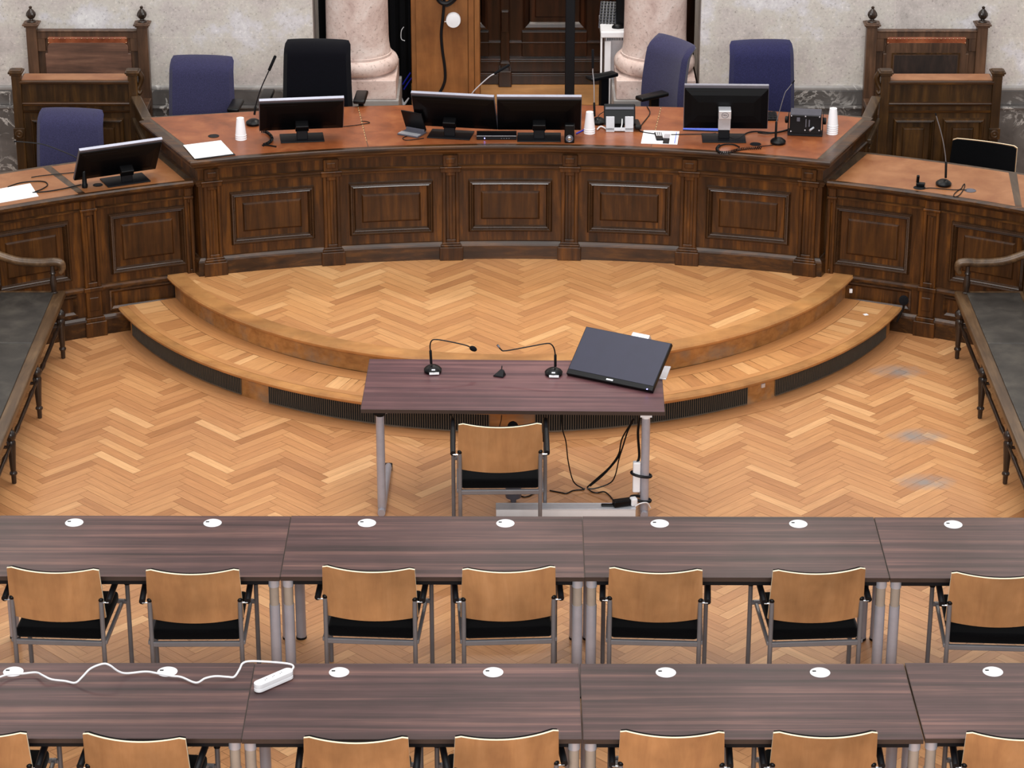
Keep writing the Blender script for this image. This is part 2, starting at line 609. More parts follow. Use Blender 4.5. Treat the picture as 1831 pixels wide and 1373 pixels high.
# ================================================================== SETTING
YC = 11.56                     # centre of the curved desks
def polar(phi, r, z=0.0):
    return (r * math.sin(phi), YC + r * math.cos(phi), z)
H1, H2 = 0.195, 0.37
C1, R1, C2, R2 = 19.16, 3.035, 19.19, 2.675
RIS1, RIS2 = 2.965, 2.62
ZD, ZS = 1.24, 1.07            # judge desk, side desks

mb = MB()
mb.box((0, 13.5, -0.06), (14, 15, 0.11))
fl = structure(mb.build('floor', M['gap']))
mb = MB()
herringbone(mb, [(-5.4, 8.0), (5.4, 8.0), (5.4, 18.7), (-5.4, 18.7)], 0.0, org=(0.05, 0))
mb.build('parquet', M['parquet'], fl)
# straight border boards that follow the step, and the two-board strip under the tables
mb = MB()
ph = [-1.14 + 2.28 * i / 80 for i in range(81)]
for i in range(80):
    t = 0.32 + 0.1 * math.sin(i // 10 * 2.3)
    ra, rb = RIS1 - 0.01, RIS1 + 0.13
    pts = [(ra, ph[i]), (rb, ph[i]), (rb, ph[i + 1]), (ra, ph[i + 1])]
    mb.face([mb.add((r * math.sin(a), C1 - r * math.cos(a), 0.002)) for r, a in pts], tone=t,
            uv=[(a * 3, r) for r, a in pts])
for k in range(2):
    x = -0.04 + 0.105 * k
    mb.face([mb.add(p) for p in ((x, 9.5, 0.002), (x + 0.102, 9.5, 0.002), (x + 0.102, 12.9, 0.002), (x, 12.9, 0.002))], tone=0.4 + 0.15 * k,
            uv=[(0, 0), (0, .1), (3.4, .1), (3.4, 0)])
mb.build('border_boards', M['parquet'], fl)

# floors behind the desks
mb = MB(); mb.box((0, 20.2, 0.21), (5.0, 3.0, 0.42))
structure(mb.build('floor', M['oak']))
mb = MB(); mb.box((0, 22.0, 0.25), (2.9, 0.6, 0.5))
structure(mb.build('floor', M['oak']))
for sx in (-1, 1):
    mb = MB(); mb.box((sx * 4.3, 19.7, 0.095), (3.0, 2.0, 0.19))
    structure(mb.build('floor', M['oak']))

# back wall, stone over a marble dado, opening in the middle
WY = 20.7
for nm, xa, xb in (('wall_left', -7.0, -1.545), ('wall_right', 1.485, 7.0)):
    mb = MB(); mb.box(((xa + xb) / 2, WY + 0.35, 3.97), (xb - xa, 0.7, 6.06))
    structure(mb.build(nm, M['stone'], bevel=0.006))
for nm, xa, xb in (('baseboard_left', -7.0, -1.56), ('baseboard_right', 1.5, 7.0)):
    mb = MB(); mb.box(((xa + xb) / 2, WY + 0.15, 0.945 - 0.07), (xb - xa, 0.34, 0.13))
    o = structure(mb.build(nm, M['marble'], bevel=0.01))
    mb = MB(); mb.box(((xa + xb) / 2, WY + 0.12, 0.4), (xb - xa, 0.34, 0.80))
    mb.build('marble_base', M['marble'], o, bevel=0.004)
    mb = MB(); mb.box(((xa + xb) / 2, WY - 0.04, 0.806), (xb - xa, 0.06, 0.018))
    mb.build('base_moulding', M['marble'], o, bevel=0.005)
    mb = MB(); mb.box(((xa + xb) / 2, WY + 0.12, 0.955), (xb - xa, 0.3, 0.035))
    mb.build('light_band', M['marble_lt'], o, bevel=0.01)
mb = MB(); mb.box((0, WY + 0.35, 6.75), (3.03, 0.7, 0.5))
structure(mb.build('wall_back', M['stone']))
mb = MB(); mb.box((0, 22.45, 3.2), (3.6, 0.1, 6.4))
structure(mb.build('wall_back', M['door']))
for sx in (-1, 1):
    mb = MB(); mb.box((sx * 1.68, 21.9, 3.2), (0.1, 1.0, 6.4))
    structure(mb.build('wall_' + ('left' if sx < 0 else 'right'), M['curtain']))

# door at the back of the recess
mb = MB()
mb.box((0.08, 22.34, 2.3), (1.5, 0.08, 3.6))
door = structure(mb.build('door_1', M['door']))
def dz(v): return onY(960, v, 22.3).z
mb = MB()
for (za, zb, d) in ((0.5, dz(131), 0.05), (dz(131), dz(127), 0.062), (dz(127), dz(107), 0.035), (dz(107), dz(103), 0.045)):
    mb.box((0.08, 22.3 - d / 2, (za + zb) / 2), (1.5, d, zb - za))
mb.build('door_base', M['door'], door, bevel=0.006)
for (ua, ub) in ((935, 1048), (835, 872)):
    x0, x1 = onY(ua, 40, 22.3).x, onY(ub, 40, 22.3).x
    for (za, zb) in ((dz(51), dz(51) + 1.1),):
        mb = MB()
        mb.fn = lambda p: (p.x, 22.3 - p.y, p.z)
        mb.rings((x0, x1, za, zb), [(0, 0), (0, .03), (.02, .04), (.045, .03), (.06, .01), (.10, .01), (.11, .02), (.12, .02)], 2)
        mb.build('door_panel', M['door'], door)
    mb = MB()
    mb.box(((x0 + x1) / 2, 22.29, (dz(100) + dz(55)) / 2), (x1 - x0 + 0.02, 0.03, dz(55) - dz(100)))
    mb.build('door_rail', M['door'], door, bevel=0.006)
mb = MB(); mb.box((0.08, 22.29, dz(75)), (1.5, 0.04, 0.012)); mb.build('door_moulding', M['door'], door, bevel=0.003)
x0 = onY(903, 60, 22.25).x
mb = MB()
mb.box((x0, 22.26, 1.8), (0.075, 0.06, 2.6))
mb.box((x0, 22.24, 0.5 + 0.07), (0.11, 0.13, 0.14))
mb.box((x0, 22.25, (dz(113) + dz(105)) / 2), (0.085, 0.10, 0.03))
mb.box((x0, 22.25, (dz(52) + dz(15)) / 2), (0.065, 0.09, dz(15) - dz(52)))
mb.build('door_mullion', M['door'], door, bevel=0.006)

# ceiling lights are out of frame; the lamps on the wall show only as reflections
# ------------------------------------------------------------------ steps
def arc(cy, r, a0, a1, n):
    return [(r * math.sin(a0 + (a1 - a0) * i / n), cy - r * math.cos(a0 + (a1 - a0) * i / n)) for i in range(n + 1)]

A1 = math.atan2(2.765, C1 - 17.93)
A2 = math.atan2(2.44, C2 - 18.12)
low = thing('curved_step', 'lower curved oak step with black vent grilles around its front edge', 'step', (0, 17.0, 0))
mb = MB()
mb.prism(arc(C1, RIS1, -A1 * 0.985, A1 * 0.985, 64) + [(2.2, 18.0), (-2.2, 18.0)], 0.0, H1 - 0.035)
mb.build('riser', M['oak_riser'], low)
mb = MB()
mb.sweep([(-0.16, H1 - 0.036), (0.055, H1 - 0.036), (0.066, H1 - 0.024), (0.068, H1 - 0.012), (0.058, H1), (-0.16, H1)],
         arc(C1, RIS1, -A1, A1, 80))
mb.build('nosing', M['oak'], low, smooth=True)
# tread boards
mb = MB()
def ringboards(cy, ra, rb, a0, a1, step, z, band):
    a = a0
    while a < a1 - 1e-6:
        if band:
            t = 0.28; b = min(a1, a + 0.05)
        else:
            b = min(a1, a + step * rnd.choice((0.6, 1, 1, 1.5)))
            t = min(1, max(0.1, rnd.gauss(0.5, 0.25)))
        u0 = rnd.uniform(0, 40)
        g = 0 if band else 0.0006
        pts = [(ra, a + g), (rb, a + g), (rb, b - g), (ra, b - g)]
        uv = [((x * 2 if band else r) + (0 if band else u0), (r if band else x * 2)) for r, x in pts]
        mb.face([mb.add((r * math.sin(x), cy - r * math.cos(x), z)) for r, x in pts][::-1], tone=t, uv=uv[::-1])
        a = b
ringboards(C1, RIS2 - 0.02, RIS2 + 0.105, -A1 * 1.0, A1 * 1.0, 1, H1 + .0014, True)
ringboards(C1, RIS2 + 0.107, RIS1 - 0.045, -A1 * 1.0, A1 * 1.0, 0.036, H1 + .001, False)
ringboards(C1, RIS1 - 0.045, RIS1 + 0.002, -A1, A1, 1, H1 + 0.0014, True)
mb.build('tread_boards', M['dais_parquet'], low)
# vent grilles
def vent(aa, ab):
    mb = MB()
    n = max(4, int((ab - aa) * 24))
    mb.sweep([(-0.01, 0.016), (0.004, 0.016), (0.004, 0.142), (-0.01, 0.142)], arc(C1, RIS1, aa, ab, n))
    v = mb.build('vent_grille', M['grille_dark'], low)
    mb = MB()
    k = int((ab - aa) * RIS1 / 0.0155)
    for i in range(k + 1):
        a = aa + (ab - aa) * i / k
        r = RIS1 + 0.007
        mb.box((r * math.sin(a), C1 - r * math.cos(a), 0.079), (0.0036, 0.008, 0.124), rz=a)
    for z in (0.016, 0.142):
        mb.sweep([(0.0, z - 0.004), (0.012, z - 0.004), (0.012, z + 0.004), (0.0, z + 0.004)], arc(C1, RIS1, aa, ab, n))
    mb.build('vent_bars', M['grille_bar'], v)
for xa, xb in ((-2.66, -1.80), (-1.60, -0.135), (0.165, 1.575), (1.775, 2.64)):
    vent(math.asin(xa / RIS1), math.asin(xb / RIS1))
mb = MB()
sa = math.asin(un(1364, 694, 0.1).x / RIS1)
mb.box(((RIS1 + .004) * math.sin(sa), C1 - (RIS1 + .004) * math.cos(sa), 0.115), (0.03, 0.012, 0.03), rz=sa)
mb.build('riser_socket', M['silver'], low, bevel=0.003)

up = thing('curved_platform', 'upper curved oak platform with herringbone floor in front of the judges desk', 'platform', (0, 17.5, 0))
back2 = [(2.26, 18.09), (1.9, 18.6), (-1.9, 18.6), (-2.26, 18.09)]
mb = MB()
mb.prism(arc(C2, RIS2, -A2 * .99, A2 * .99, 64) + back2, H1 + 0.0015, H2 - 0.035)
mb.build('riser', M['oak_riser'], up)
mb = MB()
mb.sweep([(-0.135, H2 - 0.036), (0.042, H2 - 0.036), (0.053, H2 - 0.024), (0.055, H2 - 0.012), (0.046, H2), (-0.135, H2)],
         arc(C2, RIS2, -A2, A2, 80))
mb.build('nosing', M['oak'], up, smooth=True)
mb = MB()
mb.prism(arc(C2, RIS2 - 0.08, -A2, A2, 64) + back2, H2 - 0.034, H2 - 0.003)
mb.build('subfloor', M['gap'], up)
mb = MB()
conv = arc(C2, RIS2 - 0.075, -A2, A2, 40) + [(2.2, 18.62), (-2.2, 18.62)]
herringbone(mb, conv, H2 + 0.0004, L=0.46, w=0.075, org=(0.1, 0))
mb.build('parquet', M['dais_parquet'], up)
p = un(1548, 562.5, H1 + .002)
mb = MB(); mb.box((p.x, p.y, p.z + .0008), (.03, .03, .0016), rz=.4)
tag(mb.build('paper_sticker', M['paper']), 'tiny white scrap stuck on the tread of the lower step at the right', 'sticker')
mb = MB()
p = onY(1521, 519, 18.07)
mb.box((p.x, p.y - 0.01, p.z), (0.022, 0.02, 0.028))
sock = mb.build('wall_socket', M['white'], bevel=0.003)
tag(sock, 'tiny white socket low on the right side desk beside the upper step', 'socket')

# ================================================================== JUDGES DESK
RB = 6.90
def cyl(R_):
    return lambda p: ((R_ - p.y) * math.sin(p.x / R_), YC + (R_ - p.y) * math.cos(p.x / R_), p.z)
desk = thing('judges_desk', 'long curved dark oak judges desk with panelled front and red-brown leather top', 'desk', (0, 18.45, H2 + 0.001))
Z0 = H2 + 0.001
UE = 0.3225
front_arc = [polar(-UE + 2 * UE * i / 48, RB)[:2] for i in range(49)]
BL, BR = (-2.635, 18.985), (2.585, 18.985)
# travel so that the outside is on the right hand: right end -> left end gives outside = toward viewer? (checked by sweep normal)
path = [BL] + front_arc + [BR]
outer = path
mb = MB()
inner = [(-2.55, 18.985)] + [polar(-UE * .985 + 2 * UE * .985 * i / 48, RB + 0.05)[:2] for i in range(49)] + [(2.50, 18.985)]
n = len(path)
for (za, zb) in ((Z0, 1.20),):
    a = [mb.add((x, y, za)) for x, y in path]; b = [mb.add((x, y, zb)) for x, y in path]
    c = [mb.add((x, y, za)) for x, y in inner]; d = [mb.add((x, y, zb)) for x, y in inner]
    for i in range(n - 1):
        mb.face([a[i], a[i + 1], b[i + 1], b[i]]); mb.face([c[i], c[i + 1], d[i + 1], d[i]])
        mb.face([b[i], b[i + 1], d[i + 1], d[i]]); mb.face([a[i], a[i + 1], c[i + 1], c[i]])
    mb.face([a[0], b[0], d[0], c[0]]); mb.face([a[-1], b[-1], d[-1], c[-1]])
mb.build('carcass', M['dk_v'], desk)
mb = MB()
mb.sweep([(-.005, Z0), (.032, Z0), (.032, Z0 + .10), (.026, Z0 + .112), (.010, Z0 + .128), (-.005, Z0 + .132)], path)
mb.build('plinth', M['dk_h'], desk)
mb = MB()
mb.sweep([(-.005, 1.158), (.018, 1.158), (.022, 1.172), (.034, 1.180), (.040, 1.188), (.056, 1.192), (.060, 1.205), (.066, 1.212), (.072, 1.222), (.070, 1.234), (.062, 1.2395), (-.005, 1.2395)], path)
mb.build('cornice', M['dk_h'], desk)
mb = MB()
mb.sweep([(-.005, 1.035), (.014, 1.037), (.018, 1.05), (.024, 1.056), (.024, 1.072), (.012, 1.078), (-.005, 1.08)], path)
mb.build('rail_moulding', M['dk_h'], desk)
# top board
back_arc = []
for (px, py) in ((1545, 208.5), (1500, 205.5), (1300, 193.5), (1180, 190.5), (1047, 188), (900, 187.3), (743, 187.3), (640, 189.5), (455, 198.5), (268, 208.8)):
    p = un(px, py, ZD)
    back_arc.append((p.x, p.y))
topo = [polar(-UE - .0035 + 2 * (UE + .0035) * i / 48, RB - 0.062)[:2] for i in range(49)]
mb = MB()
mb.prism([(-2.69, 19.03)] + topo + [(2.645, 19.03)] + back_arc, 1.222, 1.2393)
mb.build('top_board', M['dk_y'], desk)
# leather in three lengths
def leather_piece(mb, a0, a1, rf, back, z0, z1):
    f = [polar(a0 + (a1 - a0) * i / 16, rf)[:2] for i in range(17)]
    mb.prism(f + back, z0, z1)
def backpt(px, py):
    p = un(px, py, ZD); return (p.x, p.y - 0.004)
s1, s2 = un(655, 252, ZD), un(1166, 257, ZD)
f1 = math.atan2(s1.x, s1.y - YC); f2 = math.atan2(s2.x, s2.y - YC)
FL = RB - 0.022
pcs = [(-UE + .006, f1 - .0004, [backpt(639, 189.8), backpt(455, 198.8), backpt(272, 209)]),
       (f1 + .0004, f2 - .0004, [backpt(1181, 190.8), backpt(1047, 188.3), backpt(900, 187.6), backpt(743, 187.6), backpt(641, 189.8)]),
       (f2 + .0004, UE - .006, [backpt(1540, 209), backpt(1500, 206), backpt(1300, 193.8), backpt(1183, 190.8)])]
pcs[0] = (pcs[0][0], pcs[0][1], pcs[0][2][:-1] + [(-2.625, 19.03)])
pcs[2] = (pcs[2][0], pcs[2][1], [(2.565, 19.03)] + pcs[2][2][1:])
for a0, a1, bk in pcs:
    mb = MB(); leather_piece(mb, a0, a1, FL, bk, 1.2385, ZD)
    mb.build('leather_top', M['leather'], desk)
mb = MB()
for sp, bp in ((s1, backpt(640, 189.8)), (s2, backpt(1182, 190.8))):
    n_ = 14
    for i in range(n_):
        t0, t1 = i / n_, (i + 0.62) / n_
        a = Vector((sp.x, sp.y, ZD + .0004)).lerp(Vector((bp[0], bp[1], ZD + .0004)), t0)
        b = Vector((sp.x, sp.y, ZD + .0004)).lerp(Vector((bp[0], bp[1], ZD + .0004)), t1)
        mb.box((a + b) / 2, (0.004, (b - a).length, 0.0008), rz=math.atan2(b.y - a.y, b.x - a.x) - PI / 2)
mb.build('leather_seam', M['seam'], desk)
# front: raised panels and pilasters
PROF = [(0, -.004), (0, .018), (.010, .034), (.018, .036), (.025, .024), (.031, .026), (.037, .018), (.044, .002), (.048, -.008), (.080, -.010), (.100, .011), (.106, .012)]
def panel(rect, parent, R_, mat='dk_panel', k=1.0, fn=None):
    mb = MB(); mb.fn = fn or cyl(R_)
    mb.rings(rect, [(a * k, d) for a, d in PROF[8:]])
    q = PROF[8][0] * k
    a = mb.build('panel', M[mat], parent)
    mb = MB(); mb.fn = fn or cyl(R_)
    mb.rings(rect, [(a_ * k, d) for a_, d in PROF[:9]], cap=False)
    mb.build('panel_moulding', M['dk_mould'] if mat == 'dk_panel' else M[mat], a)
    return a
def pilaster(u, parent, R_, zb, zp, zc, zt, w=0.118, low=None):
    mb = MB(); mb.fn = cyl(R_)
    def bx(u_, hw, z0, z1, d0, d1):
        mb.box((u_, (d0 + d1) / 2, (z0 + z1) / 2), (hw * 2, d1 - d0, z1 - z0))
    h = w / 2
    if zc:
        bx(u, h + .026, zb, zb + .10, -.01, .058)          # base block
        bx(u, h + .016, zb + .10, zb + .116, -.01, .048)
        bx(u, h + .006, zb + .116, zb + .13, -.01, .038)
    bx(u - h + .012, .012, zp, zt, -.01, .030)             # stiles of the recessed shaft
    bx(u + h - .012, .012, zp, zt, -.01, .030)
    bx(u, h - .024, zp, zp + .03, -.01, .029)
    bx(u, h - .024, zt - .03, zt, -.01, .029)
    bx(u, h - .024, zp, zt, -.01, .012)
    bx(u, .012, zp + .03, zt - .03, -.01, .021)
    if zc:
        bx(u, h + .020, zc, zc + .012, -.01, .046)
        bx(u, h + .014, zc - .03, zc, -.01, .038)
        bx(u, h - .006, zc + .012, 1.16, -.01, .034)
        bx(u, h - .026, 1.10, 1.138, -.01, .044)
    return mb.build('pilaster', M['dk_v'], parent, bevel=0.0035, segs=1)
for k in range(6):
    pilaster((-2.5 + k) * 0.853, desk, RB, Z0, Z0 + .12, 1.062, 1.035)
for k in range(5):
    u = (-2 + k) * 0.853
    panel((u - .30, u + .30, 0.575, 0.968), desk, RB)
# side face moulded panels (visible on the outer faces)
# ================================================================== SIDE DESKS
RS = 6.985
def side_desk(sg, label):
    t = thing('side_desk', label, 'desk', (sg * 3.1, 17.9, 0.0005))
    a0, a1 = 0.326, 0.80
    fn0 = cyl(RS)
    fs = (lambda p: fn0(Vector((-p.x, p.y, p.z)))) if sg < 0 else fn0
    def arcpath(b0, b1, r, n=30):
        pts = [polar(sg * (b0 + (b1 - b0) * i / n), r)[:2] for i in range(n + 1)]
        return pts if sg > 0 else pts[::-1]
    P = arcpath(a0, a1, RS)
    mb = MB()
    mb.sweep([(0, .001), (0, ZS - .03), (-.045, ZS - .03), (-.045, .001)], P)
    mb.build('carcass', M['dk_v'], t)
    mb = MB()
    mb.sweep([(-.005, .001), (.032, .001), (.032, .112), (.026, .126), (.012, .142), (-.005, .146)], P)
    mb.build('plinth', M['dk_h'], t)
    mb = MB()
    mb.sweep([(-.005, .335), (.020, .335), (.024, .352), (.016, .366), (-.005, .372)], P)
    mb.build('rail_moulding', M['dk_h'], t)
    mb = MB()
    mb.sweep([(-.005, .930), (.014, .932), (.016, .944), (-.005, .950)], P)
    mb.build('frieze_moulding', M['dk_h'], t)
    mb = MB()
    mb.sweep([(-.005, 1.006), (.024, 1.008), (.034, 1.020), (.054, 1.028), (.064, 1.040), (.064, 1.058), (.056, ZS - .0005), (-.005, ZS - .0005)], P)
    mb.build('cornice', M['dk_h'], t)
    mb = MB()
    mb.prism(arcpath(a0, a1, RS - .055) + arcpath(a0 + .01, a1, 7.64)[::-1], 1.04, ZS - .001)
    mb.build('top_board', M['dk_y'], t)
    # leather pieces between dark cross strips
    if sg > 0:
        bounds = [((0.334, 0.345), (0.519, 0.4815)), ((0.526, 0.4895), (0.79, 0.79))]
    else:
        bounds = [((0.334, 0.345), (0.4365, 0.4435)), ((0.4435, 0.4515), (0.60, 0.60)), ((0.607, 0.607), (0.79, 0.79))]
    for (fa, ba), (fb, bb) in bounds:
        mb = MB()
        f = [polar(sg * (fa + (fb - fa) * i / 14), RS - .028)[:2] for i in range(15)]
        b = [polar(sg * (bb + (ba - bb) * i / 14), 7.605)[:2] for i in range(15)]
        mb.prism(f + b if sg > 0 else (f + b)[::-1], ZS - .002, ZS)
        mb.build('leather_top', M['leather_tan' if sg > 0 else 'leather_tan'], t)
    for k in range(4):
        ph = 0.3745 + k * 0.120
        u = ph * RS
        panel((u - .275, u + .275, 0.435, 0.880), t, RS, fn=fs)
        mb = MB(); mb.fn = fs
        mb.rings((u - .30, u + .30, 0.165, 0.318), [(0, -.003), (0, .012), (.012, .014), (.022, .004), (.03, -.002), (.034, -.002)])
        mb.build('lower_panel', M['dk_h'], t)
    for k in range(4):
        ph = 0.3315 if k == 0 else 0.3145 + k * 0.120
        u = ph * RS
        mb = MB(); mb.fn = fs
        def bx(hw, z0, z1, d0, d1, uu=0):
            mb.box((u + uu, (d0 + d1) / 2, (z0 + z1) / 2), (hw * 2, d1 - d0, z1 - z0))
        hw = .056 if k else .03
        bx(hw + .022, .002, .112, -.01, .056); bx(hw + .012, .112, .142, -.01, .044)
        bx(hw, .142, .335, -.01, .030); bx(hw - .022, .19, .29, -.01, .036)
        bx(hw + .012, .335, .366, -.01, .040)
        for q in (-1, 1):
            bx(.011, .366, .930, -.01, .030, q * (hw - .011))
        bx(hw - .022, .366, .40, -.01, .029); bx(hw - .022, .90, .93, -.01, .029)
        bx(hw - .022, .366, .93, -.01, .012)
        if k:
            bx(.012, .41, .89, -.01, .022)
        bx(hw + .006, .93, .948, -.01, .036); bx(hw - .004, .948, 1.008, -.01, .030)
        mb.build('pilaster', M['dk_v'], t, bevel=0.0035, segs=1)
    return t
side_desk(-1, 'left curved side desk of dark oak with tan leather top and black microphone on it')
side_desk(1, 'right curved side desk of dark oak with bare tan leather top')

# ================================================================== PEWS (clerk boxes), THRONES, GATES
def cap_block(mb, x, y, z, w, h=0.07):
    mb.box((x, y, z + h * .25), (w, w, h * .5)); mb.box((x, y, z + h * .6), (w * 1.28, w * 1.28, h * .25)); mb.box((x, y, z + h * .82), (w * 1.55, w * 1.55, h * .22))
    mb.box((x, y, z + h * 0.98), (w * 1.2, w * 1.2, h * .12))

def pew(sg, xi, xo, label):
    # xi inner post centre, xo outer post centre
    t = thing('panelled_pew', label, 'pew', ((xi + xo) / 2, 19.6, 0.191))
    zf = 0.191
    cx_, wd = (xi + xo) / 2, abs(xo - xi)
    for x in (xi, xo):
        mb = MB(); mb.box((x, 19.62, (zf + 1.36) / 2), (0.068, 0.068, 1.36 - zf)); cap_block(mb, x, 19.62, 1.355, 0.07)
        mb.build('post', M['pew'], t, bevel=0.003, segs=1)
    mb = MB(); mb.box((cx_, 19.635, (zf + 1.33) / 2), (wd - 0.06, 0.035, 1.33 - zf))
    mb.build('front_board', M['pew'], t)
    mb = MB(); mb.box((cx_, 19.69, 1.332), (wd - 0.04, 0.21, 0.026)); mb.build('top_board', M['dk_h'], t, bevel=0.006)
    mb = MB(); mb.box((cx_, 19.695, 1.3465), (wd - 0.07, 0.16, 0.004)); mb.build('leather_top', M['leather_tan'], t)
    mb = MB()
    lx, rx = cx_ - wd / 2 + .03, cx_ + wd / 2 - .03
    mb.sweep([(0, 1.145), (.012, 1.147), (.016, 1.158), (.024, 1.166), (.018, 1.174), (0, 1.178)], [(lx, 19.618), (rx, 19.618)])
    mb.sweep([(0, 1.09), (.010, 1.095), (.012, 1.108), (0, 1.112)], [(lx, 19.618), (rx, 19.618)])
    mb.build('frieze_moulding', M['dk_h'], t)
    f = lambda p: (p.x, 19.618 - p.y, p.z)
    for k in (-1, 1):
        u = cx_ + k * wd * 0.222
        panel((u - .155, u + .155, 0.55, 1.05), t, 1, 'pew', 0.8, f)
    for x in (xo,):
        mb2 = MB(); mb2.box((x, 19.578, 0.94), (0.085, 0.022, 0.085))
        mb2.T = Matrix.Translation((x, 19.567, 0.94)) @ Matrix.Rotation(PI / 2, 4, 'X')
        mb2.lathe([(.034, 0), (.034, .006), (.024, .012), (.014, .008), (.004, .014)], (0, 0, 0), 16)
        mb2.build('rosette', M['pew'], t, bevel=0.003, segs=1)
    mb = MB()
    pts = bez([(xi - sg * .045, 19.63, 1.40), (xi - sg * .065, 19.63, 1.36), (xi - sg * .05, 19.63, 1.31), (xi - sg * .03, 19.62, 1.27), (xi - sg * .045, 19.61, 1.245), (xi - sg * .06, 19.62, 1.265)], 6)
    mb.tube(pts, [0.022 - 0.010 * i / len(pts) for i in range(len(pts))], 10)
    mb.build('scroll_bracket', M['pew'], t, smooth=True)
    return t
pew(-1, -2.82, -3.69, 'dark oak pew box with leather ledge in the back left corner')
pew(1, 2.80, 3.635, 'dark oak pew box with leather ledge in the back right corner')

def finial(mb, x, y, z):
    mb.lathe([(.034, 0), (.036, .008), (.030, .016), (.016, .022), (.014, .028)], (x, y, z), 16)
    mb.lathe([(.014, .026), (.030, .040), (.039, .058), (.036, .076), (.024, .094), (.012, .106), (.008, .112)], (x, y, z), 40, 1, 1, 0.12, 10)
    mb.lathe([(.008, .110), (.013, .116), (.013, .124), (.004, .130)], (x, y, z), 12)

def throne(sg, xa, xb, framed, label):
    t = thing('high_backed_chair', label, 'chair', ((xa + xb) / 2, 20.5, 0.191))
    Y = 20.56
    for x in (xa, xb):
        mb = MB(); mb.box((x, Y, (0.191 + 1.47) / 2), (0.082, 0.082, 1.47 - 0.191)); cap_block(mb, x, Y, 1.465, 0.082, 0.06)
        p = mb.build('post', M['throne'], t, bevel=0.003, segs=1)
        mb = MB(); finial(mb, x, Y, 1.523)
        mb.build('finial', M['bench_leg'], p, smooth=True)
    cx_, wd = (xa + xb) / 2, abs(xb - xa) - 0.08
    mb = MB(); mb.box((cx_, Y, 1.428), (wd, 0.05, 0.062)); mb.box((cx_, Y - .004, 1.46), (wd, 0.062, 0.012))
    mb.build('top_rail', M['throne'], t, bevel=0.004, segs=1)
    mb = MB(); mb.box((cx_, Y + .02, 0.95), (wd, 0.03, 0.96)); mb.build('back_board', M['throne'], t)
    for q in (-1, 1):
        mb = MB(); mb.box((cx_ + q * (wd / 2 - .03), Y, 1.35), (.06, 0.045, 0.11)); mb.build('corner_block', M['throne'], t, bevel=0.005)
    lw = wd - 0.16
    mb = MB(); mb.box((cx_, Y - .012, 1.385), (lw, 0.045, 0.06))
    st = mb.build('leather_strip', M['copper'], t, bevel=0.012)
    mb = MB()
    k = 15 if not framed else 20
    for i in range(k):
        mb.sphere((cx_ - lw / 2 + .008 + (lw - .016) * i / (k - 1), Y - .036, 1.404), .0065, 8, 4)
    for q in (-1, 1):
        mb.sphere((cx_ + q * (lw / 2 - .008), Y - .036, 1.37), .0065, 8, 4)
    mb.build('studs', M['brass'], st)
    # shaped board with clipped corners
    def shaped(w, zt, zb, y0, y1, mat, name):
        mb = MB(); h = w / 2; r = .05
        pts = [(-h, zb), (h, zb), (h, zt - .09), (h - .02, zt - .09)]
        for i in range(7):
            a = PI / 2 * i / 6
            pts.append((h - .02 - r * (1 - math.cos(a)), zt - r + r * math.sin(a)))
        for i in range(7):
            a = PI / 2 * (6 - i) / 6
            pts.append((-(h - .02) + r * (1 - math.cos(a)), zt - r + r * math.sin(a)))
        pts += [(-h + .02, zt - .09), (-h, zt - .09)]
        mb.T = Matrix.Translation((cx_, y0, 0)) @ Matrix.Rotation(PI / 2, 4, 'X')
        mb.prism(pts, 0, y0 - y1)
        return mb.build(name, M[mat], t, bevel=0.004, segs=1)
    shaped(wd - .11, 1.372, 0.72, Y + .01, Y - .035, 'throne_board' if not framed else 'throne', 'shaped_board')
    if framed:
        iw = .255
        mb = MB()
        mb.fn = lambda p: (p.x, Y - .034 - p.y, p.z)
        mb.rings((cx_ - iw - .012, cx_ + iw + .012, 0.72, 1.29), [(0, .0), (0, .004), (.012, .004), (.018, -.02), (.03, -.02)], 2)
        mb.build('sunk_panel', M['pew'], t)
        mb = MB(); mb.box((cx_, Y - .037, 1.0), (2 * iw - .02, .008, .54)); mb.build('dark_panel', wood('dark_burr', ['#1c1411', '#2c1f19', '#443027'], 'Z', 0.45, 14, 3.0), t)
    # seat and arm ends
    mb = MB(); mb.box((cx_, Y - .28, 0.62), (wd, 0.5, 0.07)); mb.build('seat', M['throne'], t, bevel=0.008)
    for x in (xa, xb):
        mb = MB(); mb.box((x, Y - .25, 0.90), (0.09, 0.42, 0.05)); mb.box((x, Y - .42, 0.55), (0.06, 0.06, 0.70)); mb.build('armrest', M['throne'], t, bevel=0.006)
    return t
throne(-1, -3.72, -2.86, False, 'tall dark wooden chair with two finials and plain back in the left corner')
throne(1, 2.805, 3.662, True, 'tall dark wooden chair with two finials and framed back panel in the right corner')

